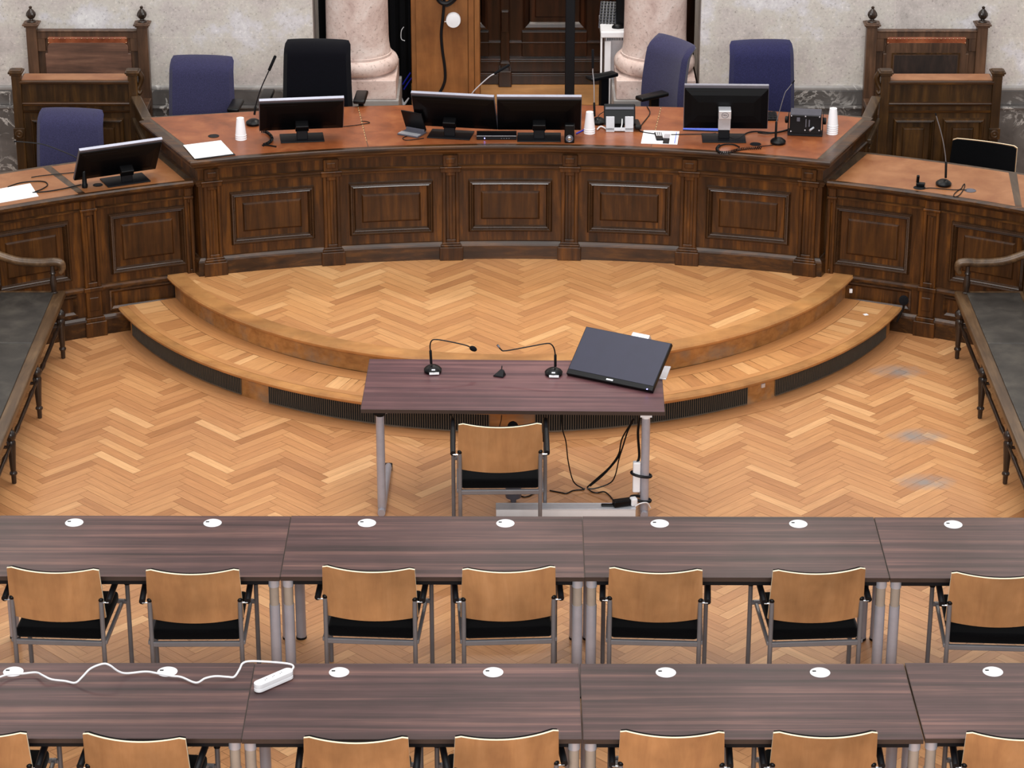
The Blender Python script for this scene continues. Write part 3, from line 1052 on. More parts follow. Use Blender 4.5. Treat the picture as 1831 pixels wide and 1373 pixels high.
def gate(sg, xa, ya, xb, yb, label):
    t = thing('panelled_gate', label, 'partition', ((xa + xb) / 2, (ya + yb) / 2, 0.191))
    d = Vector((xb - xa, yb - ya)); L = d.length; rz = math.atan2(d.y, d.x)
    c = ((xa + xb) / 2, (ya + yb) / 2)
    mb = MB(); mb.box((c[0], c[1], (0.191 + 1.21) / 2), (L, 0.03, 1.21 - 0.191), rz=rz); mb.build('board', M['pew'], t)
    mb = MB(); mb.box((c[0], c[1], 1.222), (L, 0.075, 0.03), rz=rz); mb.build('top_rail', M['dk_y'], t, bevel=0.008)
    nrm = Vector((math.sin(rz), -math.cos(rz))) * (1 if True else 1)
    if nrm.x * sg < 0: nrm = -nrm
    mb = MB(); mb.box((c[0] + nrm.x * .02, c[1] + nrm.y * .02, 1.05), (L, 0.04, 0.04), rz=rz); mb.build('middle_rail', M['dk_y'], t, bevel=0.008)
    mb = MB()
    mb.box((c[0] + nrm.x * .02, c[1] + nrm.y * .02, 0.78), (L * .7, 0.02, 0.4), rz=rz); mb.build('gate_panel', M['pew'], t, bevel=0.012)
    return t
gate(-1, -2.80, 19.575, -2.655, 19.06, 'short dark oak gate joining the left pew box to the judges desk')
gate(1, 2.735, 19.575, 2.60, 19.06, 'short dark oak gate joining the right pew box to the judges desk')

# ================================================================== COLUMNS AND THE RECESS
def column(x, label):
    t = thing('column', label, 'column', (x, 20.79, 0.421))
    mb = MB()
    mb.lathe([(.262, 1.225), (.255, 1.26), (.249, 1.30), (.246, 1.36), (.244, 1.6), (.238, 5.4)], (x, 20.79, 0), 48)
    mb.build('shaft', M['pink'], t, smooth=True)
    mb = MB()
    prof = [(.285, 1.075)]
    for i in range(13):
        a = -PI / 2 + PI * i / 12
        prof.append((.268 + .052 * math.cos(a), 1.147 + .062 * math.sin(a)))
    prof += [(.268, 1.213), (.268, 1.228), (.25, 1.235)]
    mb.lathe(prof, (x, 20.79, 0), 48)
    mb.build('base_ring', M['pink'], t, smooth=True)
    mb = MB(); mb.box((x, 20.79, 1.00), (.62, .62, .155)); mb.build('plinth', M['pink'], t, bevel=0.006)
    mb = MB(); mb.box((x, 20.79, .672), (.66, .66, .50)); mb.build('marble_foot', M['marble_lt'], t, bevel=0.006)
    return t
column(-1.205, 'pink stone column left of the recess, behind the black office chair')
column(1.135, 'pink stone column right of the recess, behind the turned navy chair')

# brown cabinet with a cable and a round white lamp on its front
Yc = 21.05
def cz(v): return onY(800, v, Yc).z
xl, xr = onY(735, 60, Yc).x, onY(858, 60, Yc).x
cab = thing('brown_cabinet', 'tall plain brown wooden cabinet standing in the recess beside the dark door', 'cabinet', ((xl + xr) / 2, 21.2, 0.421))
mb = MB(); mb.box(((xl + xr) / 2, Yc + .19, 1.5), (xr - xl, 0.34, 2.156)); mb.build('carcass', M['cabinet'], cab, bevel=0.004)
xa, xb = onY(743, 60, Yc).x, onY(837, 60, Yc).x
mb = MB(); mb.box(((xa + xb) / 2, Yc + .01, 1.5), (xb - xa - .006, 0.03, 2.12)); mb.build('door', M['cabinet'], cab, bevel=0.003)
xs = onY(848, 60, Yc).x
mb = MB(); mb.box(((xb + xs) / 2, Yc + .012, 1.5), (xs - xb - .006, 0.024, 2.12)); mb.build('frame_strip', M['cabinet'], cab, bevel=0.002)
mb = MB(); mb.box(((xs + xr) / 2, Yc + .012, 1.5), (xr - xs - .006, 0.024, 2.12)); mb.build('frame_strip', M['cabinet'], cab, bevel=0.002)
mb = MB()
p = onY(810.5, 37, Yc - .06)
mb.T = Matrix.Translation(p) @ Matrix.Rotation(PI / 2, 4, 'X')
mb.lathe([(.045, -.055), (.058, -.045), (.060, -.01), (.056, 0.006), (.02, 0.01)], (0, 0, 0), 28)
o = mb.build('round_lamp', M['white'], smooth=True)
tag(o, 'round white disc lamp fixed to the front of the brown cabinet', 'lamp')
mb = MB()
mb.tube([onY(795, 39, Yc - .03), onY(803, 37, Yc - .03)], 0.004, 6)
mb.build('lamp_lead', M['white'], o)
mb = MB()
pts = [onY(u, v, Yc - .018) for u, v in ((793, -40), (794, 0), (792, 30), (789, 60), (791, 90), (795, 118), (796, 140), (792, 155), (784, 172), (782, 200), (782, 225))]
mb.tube(bez(pts, 5), 0.0115, 8)
o = mb.build('thick_cable', M['blackm'], smooth=True)
tag(o, 'thick black cable hanging down the front of the brown cabinet', 'cable')
mb = MB()
pts = [onY(u, v, Yc - .045) for u, v in ((780, -8), (788, 4), (800, 6), (812, -2), (818, -10))]
mb.tube(bez(pts, 5), 0.018, 8)
pts = [onY(u, v, Yc - .05) for u, v in ((797, 12), (806, 8), (815, 0), (820, -8))]
mb.tube(bez(pts, 5), 0.006, 6)
o = mb.build('cable_bundle', M['blackm'], smooth=True)
tag(o, 'loop of black cables bunched at the top of the brown cabinet front', 'cable')
# black cloth between the column and the cabinet
mb = MB()
Yk = 21.35
xa, xb = -1.62, onY(734, 60, Yk).x
n = 40
rows = []
for i in range(n + 1):
    x = xa + (xb - xa) * i / n
    y = Yk + 0.035 * math.sin(i * 1.3) + 0.015 * math.sin(i * 3.1)
    rows.append((x, y))
pts = rows + [(x, y + .02) for x, y in rows[::-1]]
mb.prism(pts, 0.422, 5.5)
o = mb.build('black_curtain', M['curtain'], smooth=True)
tag(o, 'black curtain hanging between the left column and the brown cabinet', 'curtain')
mb = MB()
xa = onY(1108, 60, Yk).x
rows = [(xa + 0.5 * i / 20, Yk + .3 + 0.03 * math.sin(i * 1.3)) for i in range(21)]
mb.prism(rows + [(x, y + .02) for x, y in rows[::-1]], 0.501, 5.5)
o = mb.build('black_curtain', M['curtain'], smooth=True)
tag(o, 'black curtain hanging behind the right column', 'curtain')
mb = MB()
mb.tube(bez([onY(u, v, Yk - .05) for u, v in ((722, 48), (718, 54), (717, 62), (718, 70), (724, 73))], 5), 0.0035, 6)
o = mb.build('loose_cable', M['white'], smooth=True)
tag(o, 'thin white cable loop on the black curtain left of the cabinet', 'cable')
for dv, du in ((0, 0), (9, 2)):
    mb = MB()
    mb.tube(bez([onY(u + du, v + dv, Yk - .09) for u, v in ((734, 130), (727, 140), (720, 151))], 4), 0.006, 6)
    o = mb.build('loose_cable', M['cable_blue'], smooth=True)
    tag(o, 'blue cable hanging at the foot of the black curtain, %s of the pair' % ('upper' if dv == 0 else 'lower'), 'cable', 'blue cables by the curtain')
mb = MB()
mb.tube([onY(717, 173, Yk - .12), onY(721, 186, Yk - .12)], [.008, .012], 6)
mb.tube([onY(731, 175, Yk - .12), onY(721, 189, Yk - .12)], [.006, .012], 6)
mb.tube([onY(721, 186, Yk - .12), onY(720, 226, Yk - .12)], .012, 6)
o = mb.build('forked_plug', M['white'], smooth=True)
tag(o, 'forked white cable plug just above the desk edge beside the left column', 'cable')
# black upright post in front of the door
Yp = 20.9
xp = onY(1019, 100, Yp).x
post = thing('black_post', 'black square upright post standing in front of the dark door', 'post', (xp, Yp, 0.421))
mb = MB(); mb.box((xp, Yp, 1.55), (0.076, 0.05, 2.2)); mb.build('mast', M['blackm'], post, bevel=0.006)
mb = MB(); mb.box((xp, Yp, 0.436), (0.4, 0.3, 0.028)); mb.build('base_plate', M['blackm'], post, bevel=0.006)
# white equipment trolley with keyboard and mouse
Yt = 21.0
x0, x1 = onY(1073, 100, Yt).x, onY(1116, 100, Yt).x + 0.12
tr = thing('white_trolley', 'white metal equipment trolley beside the right column', 'trolley', ((x0 + x1) / 2, 21.1, 0.421))
zt = onY(1095, 52, Yt).z
mb = MB(); mb.box(((x0 + x1) / 2 + .02, 21.2, (0.421 + zt) / 2 - .03), (x1 - x0 - .04, 0.34, zt - 0.421 - .08)); mb.build('body', M['silver'], tr, bevel=0.006)
mb = MB()
for i in range(18):
    mb.box((x0 + .06 + i * .013, 21.027, zt - .085), (.006, .006, .03))
mb.build('vent_slots', M['blackm'], tr)
mb = MB(); mb.box(((x0 + x1) / 2 + .01, 21.17, zt - .025), (x1 - x0 + .02, 0.5, 0.05)); mb.build('tray', M['white'], tr, bevel=0.008)
mb = MB(); mb.box((x0 + .008, 20.96, (0.421 + zt) / 2), (.016, .016, zt - .421)); mb.build('front_upright', M['white'], tr, bevel=0.003)
mb = MB(); mb.box((x0 + .06, 20.985, 0.85), (.05, .012, 0.8)); mb.build('side_rail', M['white'], tr, bevel=0.003)
kb = thing('computer_keyboard', 'black keyboard propped on the white trolley tray behind the right column', 'keyboard', tuple(onY(1087, 27, 21.22)))
kb.rotation_euler = (0.75, 0.0, -0.12)
mb = MB(); mb.box((0, 0, .0), (.135, .25, .02)); mb.build('case', M['moncap'], kb, bevel=0.005, world=False)
mb = MB()
for i in range(5):
    for j in range(9):
        mb.box((-.052 + i * .026, -.108 + j * .027, .013), (.019, .021, .010))
mb.build('keys', M['black'], kb, bevel=0.002, world=False, segs=1)
mb = MB(); mb.sphere((x0 + .14, 21.03, zt + .008), .05, 16, 8, (1.0, .62, .55)); 
o = mb.build('computer_mouse', M['black'], smooth=True)
tag(o, 'black computer mouse on the front of the white trolley tray', 'mouse')
mb = MB()
mb.box((x1 - .115, 21.12, zt + .22), (.14, .12, .44)); 
o = mb.build('standing_case', M['black'], bevel=0.008)
tag(o, 'tall black case standing on the white trolley against the right column', 'case')

# ================================================================== OFFICE CHAIRS
def office_chair(mat, label, p, rz, zback, arms=(1, 1), w=0.50, group='office chairs behind the judges desk', armz=.79, armx=.055, army=-.03):
    # local: faces -Y, backrest at +y; p = floor point
    t = thing('office_chair', label, 'chair', p, rz, group)
    s0 = zback - 0.74
    prof = []   # (height along back, depth, half width)
    N = 22
    rows_f, rows_b = [], []
    mb = MB()
    nx = 16
    for i in range(N + 1):
        q = i / N
        z = s0 + 0.74 * q
        y = 0.20 + 0.05 * q - 0.035 * math.sin(q * PI) + (0.10 * ((q - .84) / .16) ** 2 if q > .84 else 0)
        if q > .84: z = s0 + 0.74 * (.84 + (q - .84) * (1.0 - .25 * (q - .84) / .16)) + .02 * (q - .84) / .16
        hw = (w / 2 + 0.022) * (1 - 0.09 * q)
        e = min(1, (1 - q) / .10)
        hw *= 1 - .07 * (1 - math.sqrt(max(0, 1 - (1 - e) ** 2)))
        e2 = min(1, q / .10)
        hw *= 1 - .06 * (1 - math.sqrt(max(0, 1 - (1 - e2) ** 2)))
        th = 0.085 * min(1, math.sqrt(max(0.03, 1 - max(0, (q - .93) / .07) ** 2)))
        rf, rb_ = [], []
        for k in range(nx + 1):
            xx = -1 + 2 * k / nx
            curve = -0.030 * abs(xx) ** 2.2
            ed = math.sqrt(max(0.0, 1 - max(0, (abs(xx) - .88) / .12) ** 2))
            rf.append(mb.add((xx * hw, y + curve + th / 2 - th / 2 * ed, z)))
            rb_.append(mb.add((xx * hw, y + curve + th / 2 + th / 2 * ed, z)))
        rows_f.append(rf); rows_b.append(rb_)
    for i in range(N):
        for k in range(nx):
            mb.face([rows_f[i][k], rows_f[i][k + 1], rows_f[i + 1][k + 1], rows_f[i + 1][k]])
            mb.face([rows_b[i][k + 1], rows_b[i][k], rows_b[i + 1][k], rows_b[i + 1][k + 1]])
        mb.face([rows_b[i][0], rows_f[i][0], rows_f[i + 1][0], rows_b[i + 1][0]])
        mb.face([rows_f[i][nx], rows_b[i][nx], rows_b[i + 1][nx], rows_f[i + 1][nx]])
    for rw, fl_ in ((0, 1), (N, 0)):
        for k in range(nx):
            f_ = [rows_f[rw][k], rows_f[rw][k + 1], rows_b[rw][k + 1], rows_b[rw][k]]
            mb.face(f_[::-1] if fl_ else f_)
    mb.build('backrest', M[mat], t, smooth=True, world=False)
    zs = s0 - .03
    mb = MB(); mb.box((0, -.02, zs), (w, .48, .09)); mb.build('seat', M[mat], t, bevel=0.035, segs=3, smooth=True, world=False)
    mb = MB(); mb.box((0, .25, s0 + .02), (.09, .03, .34)); mb.box((0, .12, zs - .06), (.09, .3, .03)); mb.build('back_bracket', M['black'], t, bevel=0.006, world=False)
    for sx, on in ((-1, arms[0]), (1, arms[1])):
        if not on: continue
        mb = MB()
        mb.box((sx * (w / 2 + armx), army, armz), (.09, .26, .032))
        a = mb.build('armrest', M['black'], t, bevel=0.012, segs=3, smooth=True, world=False)
        mb = MB(); mb.box((sx * (w / 2 + armx), army + .02, (armz + zs - .055) / 2), (.035, .075, armz - zs + .045)); mb.box((sx * (w / 4 + armx / 2), army + .02, zs - .055), (w / 2 + armx + .03, .06, .02))
        mb.build('arm_post', M['black'], a, bevel=0.005, world=False)
    mb = MB(); mb.lathe([(.028, .08), (.028, .20), (.018, .20), (.018, zs - .06), (.05, zs - .05)], (0, 0, 0), 16); mb.build('column', M['black'], t, smooth=True, world=False)
    mb = MB()
    for k in range(5):
        a = 2 * PI * k / 5 + .3
        mb.tube([(0, 0, .10), (.15 * math.cos(a), .15 * math.sin(a), .09), (.30 * math.cos(a), .30 * math.sin(a), .065)], [.026, .022, .015], 8)
    mb.build('star_base', M['black'], t, smooth=True, world=False)
    for k in range(5):
        a = 2 * PI * k / 5 + .3
        mb = MB()
        mb.T = Matrix.Translation((.30 * math.cos(a), .30 * math.sin(a), .0305)) @ Matrix.Rotation(a, 4, 'Z') @ Matrix.Rotation(PI / 2, 4, 'X')
        mb.lathe([(.022, -.02), (.030, -.014), (.030, .014), (.022, .02)], (0, 0, 0), 14)
        mb.build('castor', M['black'], t, smooth=True, world=False)
    return t
FZ = 0.4205
def seat_at(u, v, Y, rz, mat, label, zf=FZ, w=.50, arms=(1, 1), dy=0.27, group='office chairs behind the judges desk', **kw):
    top = onY(u, v, Y)
    loc = Vector((top.x, Y, zf)) - Matrix.Rotation(rz, 3, 'Z') @ Vector((0, dy, 0))
    return office_chair(mat, label, loc, rz, top.z - zf - .012, arms, w, group, **kw)
seat_at(360, 99, 20.02, -.07, 'blue_fabric', 'navy office chair against the stone wall at the left end of the judges desk', w=.49, arms=(0, 1), armz=.70)
seat_at(567, 70, 19.72, -.05, 'black_fabric', 'black office chair in front of the left column', armz=.86, armx=.10)
seat_at(1200, 68, 20.12, -.95, 'blue_fabric', 'navy office chair turned sideways in front of the right column', w=.48, armx=.07, army=-.15, armz=.80)
seat_at(1362, 71, 19.8, .07, 'blue_fabric_dark', 'dark navy office chair behind the monitor at the right end of the judges desk', w=.48, arms=(0, 0))
seat_at(125, 194, 19.12, -.10, 'blue_fabric', 'navy office chair behind the left side desk', 0.191, .49, (0, 0), group='office chairs behind the side desks')

# ================================================================== CONFERENCE CHAIRS
def conf_chair(label, group):
    t = thing('beech_armchair', label, 'chair', (0, 0, 0), 0, group)
    for sx in (-1, 1):
        mb = MB(); mb.tube([(sx * .236, -.225, 0.0), (sx * .236, -.225, .645)], .0125, 10); l = mb.build('leg', M['steel'], t, smooth=True, world=False)
        mb = MB(); mb.sphere((sx * .236, -.225, .645), .015, 10, 6); mb.build('end_cap', M['black'], l, smooth=True, world=False)
        mb = MB(); mb.tube([(sx * .278, .235, 0.0), (sx * .278, .235, .50)], .0125, 10); mb.build('leg', M['steel'], t, smooth=True, world=False)
        mb = MB()
        mb.tube(bez([(sx * .278, .235, .50), (sx * .278, .235, .58), (sx * .278, .232, .635), (sx * .278, .20, .655), (sx * .278, .10, .655), (sx * .277, -.10, .648), (sx * .276, -.225, .635)], 4), .0165, 10)
        a = mb.build('armrest', M['blackm'], t, smooth=True, world=False)
        mb = MB(); mb.tube([(sx * .276, -.222, .628), (sx * .236, -.225, .628)], .0042, 8); mb.build('arm_bolt', M['chrome'], a, world=False)
        mb = MB(); mb.box((sx * .247, .0, .392), (.018, .46, .022)); mb.box((sx * .262, .235, .392), (.04, .02, .02)); mb.build('side_rail', M['steel'], t, bevel=.003, segs=1, world=False)
    mb = MB(); mb.box((0, .225, .40), (.53, .02, .022)); mb.build('cross_rail', M['steel'], t, bevel=.003, segs=1, world=False)
    mb = MB(); mb.box((0, -.225, .385), (.46, .022, .028)); mb.build('cross_rail', M['steel'], t, bevel=.003, segs=1, world=False)
    mb = MB(); mb.box((0, .005, .432), (.462, .455, .062)); mb.build('seat_cushion', M['cushion'], t, bevel=.02, segs=3, smooth=True, world=False)
    # curved plywood back
    def shell(y_off, th, wk, z0, z1, mats, name, edges=True):
        mb = MB(); nx, nz = 18, 7
        def pt(i, j, back):
            a = -1 + 2 * i / nx
            q = j / nz
            hw = (.252 - .010 * q) * wk
            y = -.190 - .055 * q - .052 * (1 - a * a) + y_off
            zlo = z0 - .006 * (1 - a * a)
            zhi = z1 - .010 * (1 - a * a) - (.012 * max(0, (abs(a) - .96) / .04) ** 2)
            return (a * hw, y - (th if back else 0), zlo + (zhi - zlo) * q)
        F = [[mb.add(pt(i, j, 0)) for i in range(nx + 1)] for j in range(nz + 1)]
        B = [[mb.add(pt(i, j, 1)) for i in range(nx + 1)] for j in range(nz + 1)]
        for j in range(nz):
            for i in range(nx):
                mb.face([B[j][i], B[j][i + 1], B[j + 1][i + 1], B[j + 1][i]])
                mb.face([F[j][i + 1], F[j][i], F[j + 1][i], F[j + 1][i + 1]])
        if edges: mb.cur = 1
        for i in range(nx):
            mb.face([B[nz][i], B[nz][i + 1], F[nz][i + 1], F[nz][i]])
            mb.face([F[0][i], F[0][i + 1], B[0][i + 1], B[0][i]])
        for j in range(nz):
            mb.face([F[j][0], B[j][0], B[j + 1][0], F[j + 1][0]])
            mb.face([B[j][nx], F[j][nx], F[j + 1][nx], B[j + 1][nx]])
        return mb.build(name, mats, t, smooth=True, world=False)
    b = shell(0, .013, 1.0, .528, .845, [M['beech'], M['ply_edge']], 'backrest')
    p = shell(.018, .016,   .985, .535, .842, [M['cushion']], 'back_pad', False)
    return t
ORD = ['leftmost', 'second from the left', 'third from the left', 'fourth from the left', 'fifth from the left', 'sixth from the left', 'rightmost']
ZT = .845
row1 = [((12.9, 1010.1), (176.5, 1014.7)), ((261.5, 1015.3), (427, 1014.7)), ((576.7, 1008.4), (741.6, 1013.6)), ((827.2, 1013.6), (992.2, 1009.4)),
        ((1090, 1011.2), (1255.7, 1015.3)), ((1382.5, 1016.4), (1546.5, 1011.9)), ((1703, 1019.9), (1868, 1024))]
row2 = [((-137, 1303), (47.2, 1306.5)), ((148.6, 1306.5), (332, 1316)), ((542.8, 1313.5), (730, 1314.2)), ((813.2, 1313.5), (998.5, 1300.9)),
        ((1109.6, 1302.7), (1294.8, 1304.8)), ((1383.2, 1304.8), (1568.5, 1304.8)), ((1729.3, 1305.5), (1915, 1312))]
proto = conf_chair('', 'x')
first = True
def place_conf(pa, pb, label, group, zf=0.0):
    global first
    A, B = un(*pa, ZT + zf), un(*pb, ZT + zf)
    d = B - A
    rz = math.atan2(d.y, d.x)
    loc = (A + B) / 2 - Matrix.Rotation(rz, 3, 'Z') @ Vector((0, -.245, 0))
    loc.z = zf + 0.0004
    o = proto if first else dup(proto)
    first = False
    o.location = loc; o.rotation_euler = (0, 0, rz)
    o['label'] = label; o['group'] = group
    return o
for i, (a, b) in enumerate(row1):
    place_conf(a, b, 'beech-backed armchair at the farther table row, %s in that row' % ORD[i], 'chairs at the farther table row')
for i, (a, b) in enumerate(row2):
    place_conf(a, b, 'beech-backed armchair at the nearest table row, %s in that row' % ORD[i], 'chairs at the nearest table row')
place_conf((819.5, 755), (968.8, 754), 'beech-backed armchair alone at the small witness table', 'single chairs')
o = place_conf((1818, 262), (1705, 247), 'black padded chair with pale wooden edge facing out behind the right side desk', 'single chairs', 0.1905)

# ================================================================== TABLES
def table(wd, dp, label, group, mat='lam'):
    t = thing('conference_table', label, 'table', (0, 0, 0), 0, group)
    mb = MB(); mb.box((0, 0, .727), (wd, dp, .024)); mb.build('tabletop', M[mat], t, bevel=.0015, segs=1, world=False)
    mb = MB()
    for (x, y, a, b) in ((0, -dp / 2 - .0006, wd, .002), (0, dp / 2 + .0006, wd, .002)):
        mb.box((x, y, .7265), (a, b, .0235))
    for x in (-1, 1):
        mb.box((x * (wd / 2 + .0006), 0, .7265), (.002, dp, .0235))
    mb.build('edge_band', M['lam_edge'], t, world=False)
    return t
def row_table(label, group):
    t = table(1.594, .722, label, group)
    for sx in (-1, 1):
        for sy in (-1, 1):
            x, y = sx * .762, sy * .325
            mb = MB(); mb.lathe([(.0285, .0), (.0285, .56)], (x, y, 0), 18)
            l = mb.build('leg', M['alu'], t, smooth=True, world=False)
            mb = MB(); mb.lathe([(.0255, .559), (.0255, .668)], (x, y, 0), 18); mb.build('inner_tube', M['beige'], l, smooth=True, world=False)
            mb = MB(); mb.lathe([(.029, .668), (.030, .672), (.030, .705), (.034, .714)], (x, y, 0), 18); mb.build('collar', M['alu_lt'], l, smooth=True, world=False)
            mb = MB(); mb.lathe([(.030, .0), (.030, .012)], (x, y, 0), 18); mb.build('foot', M['blackm'], l, world=False)
    mb = MB()
    for sy in (-1, 1):
        mb.box((0, sy * .325, .698), (1.47, .03, .034))
    for sx in (-1, 1):
        mb.box((sx * .74, 0, .698), (.03, .62, .034))
    mb.build('frame', M['blackm'], t, bevel=.002, segs=1, world=False)
    for sx in (-1, 1):
        mb = MB(); mb.lathe([(.049, .738), (.050, .7405), (.047, .7425), (.012, .7432)], (sx * .378, .273, 0), 32)
        g = mb.build('cable_grommet', M['white'], t, smooth=True, world=False)
        mb = MB(); mb.box((sx * .378 - .028, .281, .7434), (.018, .011, .0012)); mb.build('grommet_slot', M['blackm'], g, world=False)
    return t
tp = row_table('', 'x')
rows_t = [('farther', [(-2.80, 13.107, -.0045), (-1.2 + .8, 0, 0)], 0)]
T1 = [(-1.997, 13.108), (-.398, 13.105), (1.2005, 13.10), (2.801, 13.09)]
T2 = [(-2.05, 11.46), (-.451, 11.456), (1.152, 11.455), (2.757, 11.465)]
NAMES = ['leftmost', 'second from the left', 'third from the left', 'rightmost']
ft = True
for nm, lst, ang in (('farther', T1, -.0045), ('nearest', T2, .001)):
    for i, (x, y) in enumerate(lst):
        o = tp if ft else dup(tp)
        ft = False
        o.location = (x, y, 0.0004); o.rotation_euler = (0, 0, ang)
        o['label'] = 'brown walnut-look table with white cable caps, %s row, %s' % (nm, NAMES[i])
        o['group'] = 'tables of the %s row' % nm

# witness table
wt = table(1.815, .775, 'small reddish brown table alone in front of the curved step', None, 'lam_red')
WTX, WTY, WRZ = .027, 15.285, -.020
wt.location = (WTX, WTY, .0004); wt.rotation_euler = (0, 0, WRZ)
for sx in (-1, 1):
    x = sx * .80
    mb = MB(); mb.lathe([(.026, .05), (.026, .66)], (x, -.30, 0), 18); l = mb.build('leg', M['alu'], wt, smooth=True, world=False)
    mb = MB(); mb.lathe([(.026, .661), (.026, .70)], (x, -.30, 0), 18); mb.box((x, -.30, .695), (.07, .07, .035))
    mb.build('leg_bracket', M['black'] if sx < 0 else M['white'], l, world=False)
    mb = MB(); mb.tube([(x, -.345, .028), (x, -.30, .030), (x, .30, .030), (x, .34, .026)], [.024, .026, .024, .020], 12); mb.build('foot', M['alu'], l, smooth=True, world=False)
    mb = MB(); mb.box((x, .34, .02), (.05, .05, .038)); mb.build('foot_cap', M['black'], l, bevel=.006, world=False)
    mb = MB(); mb.tube([(x - sx * .012, -.29, .66), (x - sx * .10, -.28, .71)], .008, 8); mb.build('strut', M['alu'], l, world=False)
for yy in (0, -.30):
    mb = MB(); mb.box((0, yy, .70), (1.56, .035, .025)); mb.build('cross_rail', M['black'], wt, bevel=.003, world=False)

# ================================================================== BENCHES
def bench(sg, label):
    t = thing('long_bench', label, 'bench', (sg * 3.3, 15.5, 0.0))
    zt = .485
    y0, y1 = 13.98, 17.525
    xi, xo = 3.062 * sg, 3.56 * sg
    mb = MB(); mb.box(((xi + xo) / 2, (y0 + y1) / 2, zt - .03), (abs(xo - xi), y1 - y0, .05)); mb.build('seat_frame', M['bench_wood'], t, bevel=.014, segs=3)
    ys = [y0 + .05, 15.30, 16.55, y1 - .06]
    for a, b in zip(ys[:-1], ys[1:]):
        mb = MB(); mb.box((((xi + .075 * sg) + (xo - .06 * sg)) / 2, (a + b) / 2, zt - .001), (abs(xo - xi) - .135, b - a - .006, .014)); mb.build('leather_seat', M['bench_leather'], t, bevel=.006)
    # legs
    ly = [17.455, 16.44, 15.435, 14.43]
    prof = [(.010, .0), (.0145, .004), (.0165, .055), (.018, .060), (.024, .066), (.025, .074), (.020, .082), (.016, .088), (.018, .095), (.0215, .16), (.0275, .24), (.030, .285), (.022, .298), (.030, .306), (.036, .325), (.036, .337), (.028, .354), (.016, .366), (.016, .455)]
    for i, y in enumerate(ly):
        for x in (3.10 * sg, 3.51 * sg):
            mb = MB(); mb.lathe(prof, (x, y, 0.0003), 16); mb.build('leg', M['bench_leg'], t, smooth=True)
    for x in (3.10 * sg,):
        for a, b in zip(ly[:-1], ly[1:]):
            m_ = (a + b) / 2
            mb = MB()
            k = 14
            pts = [(x, a - .02 + (b - a + .04) * q / k, .272) for q in range(k + 1)]
            rad = [.0095 + .005 * math.sin(PI * q / k) + (.006 if q in (3, 11) else 0) for q in range(k + 1)]
            mb.tube(pts, rad, 10); mb.build('stretcher', M['bench_leg'], t, smooth=True)
    for y in ly:
        mb = MB(); mb.tube([(3.12 * sg, y, .25), (3.49 * sg, y, .25)], .011, 8); mb.build('stretcher', M['bench_leg'], t, smooth=True)
    # arm at the far end
    yA = y1 - .05
    mb = MB()
    pts = bez([(3.085 * sg, yA, .625), (3.066 * sg, yA, .655), (3.075 * sg, yA, .696), (3.12 * sg, yA, .708), (3.22 * sg, yA, .703), (3.36 * sg, yA, .713), (3.46 * sg, yA, .743), (3.55 * sg, yA, .78)], 5)
    rr = [.014 + .016 * min(1, i / 10) for i in range(len(pts))]
    mb.tube(pts, rr, 10); mb.build('armrest', M['bench_wood'], t, smooth=True)
    mb = MB(); mb.lathe([(.024, .480), (.026, .484), (.018, .488), (.016, .49), (.022, .53), (.025, .56), (.017, .60), (.014, .615), (.022, .625), (.016, .64), (.015, .68)], (3.135 * sg, yA, 0), 14); mb.build('arm_post', M['bench_leg'], t, smooth=True)
    for y in (y1 - .05, 16.4, 15.2, 14.05):
        mb = MB(); mb.box((3.56 * sg, y, .69), (.06, .07, .56)); mb.build('back_post', M['bench_wood'], t, bevel=.008)
    mb = MB(); mb.box((3.57 * sg, (y0 + y1) / 2, .87), (.035, y1 - y0, .22)); mb.build('back_rail', M['bench_wood'], t, bevel=.008)
    return t
bench(-1, 'long dark wooden bench with worn black leather seat along the left edge')
bench(1, 'long dark wooden bench with worn black leather seat along the right edge')

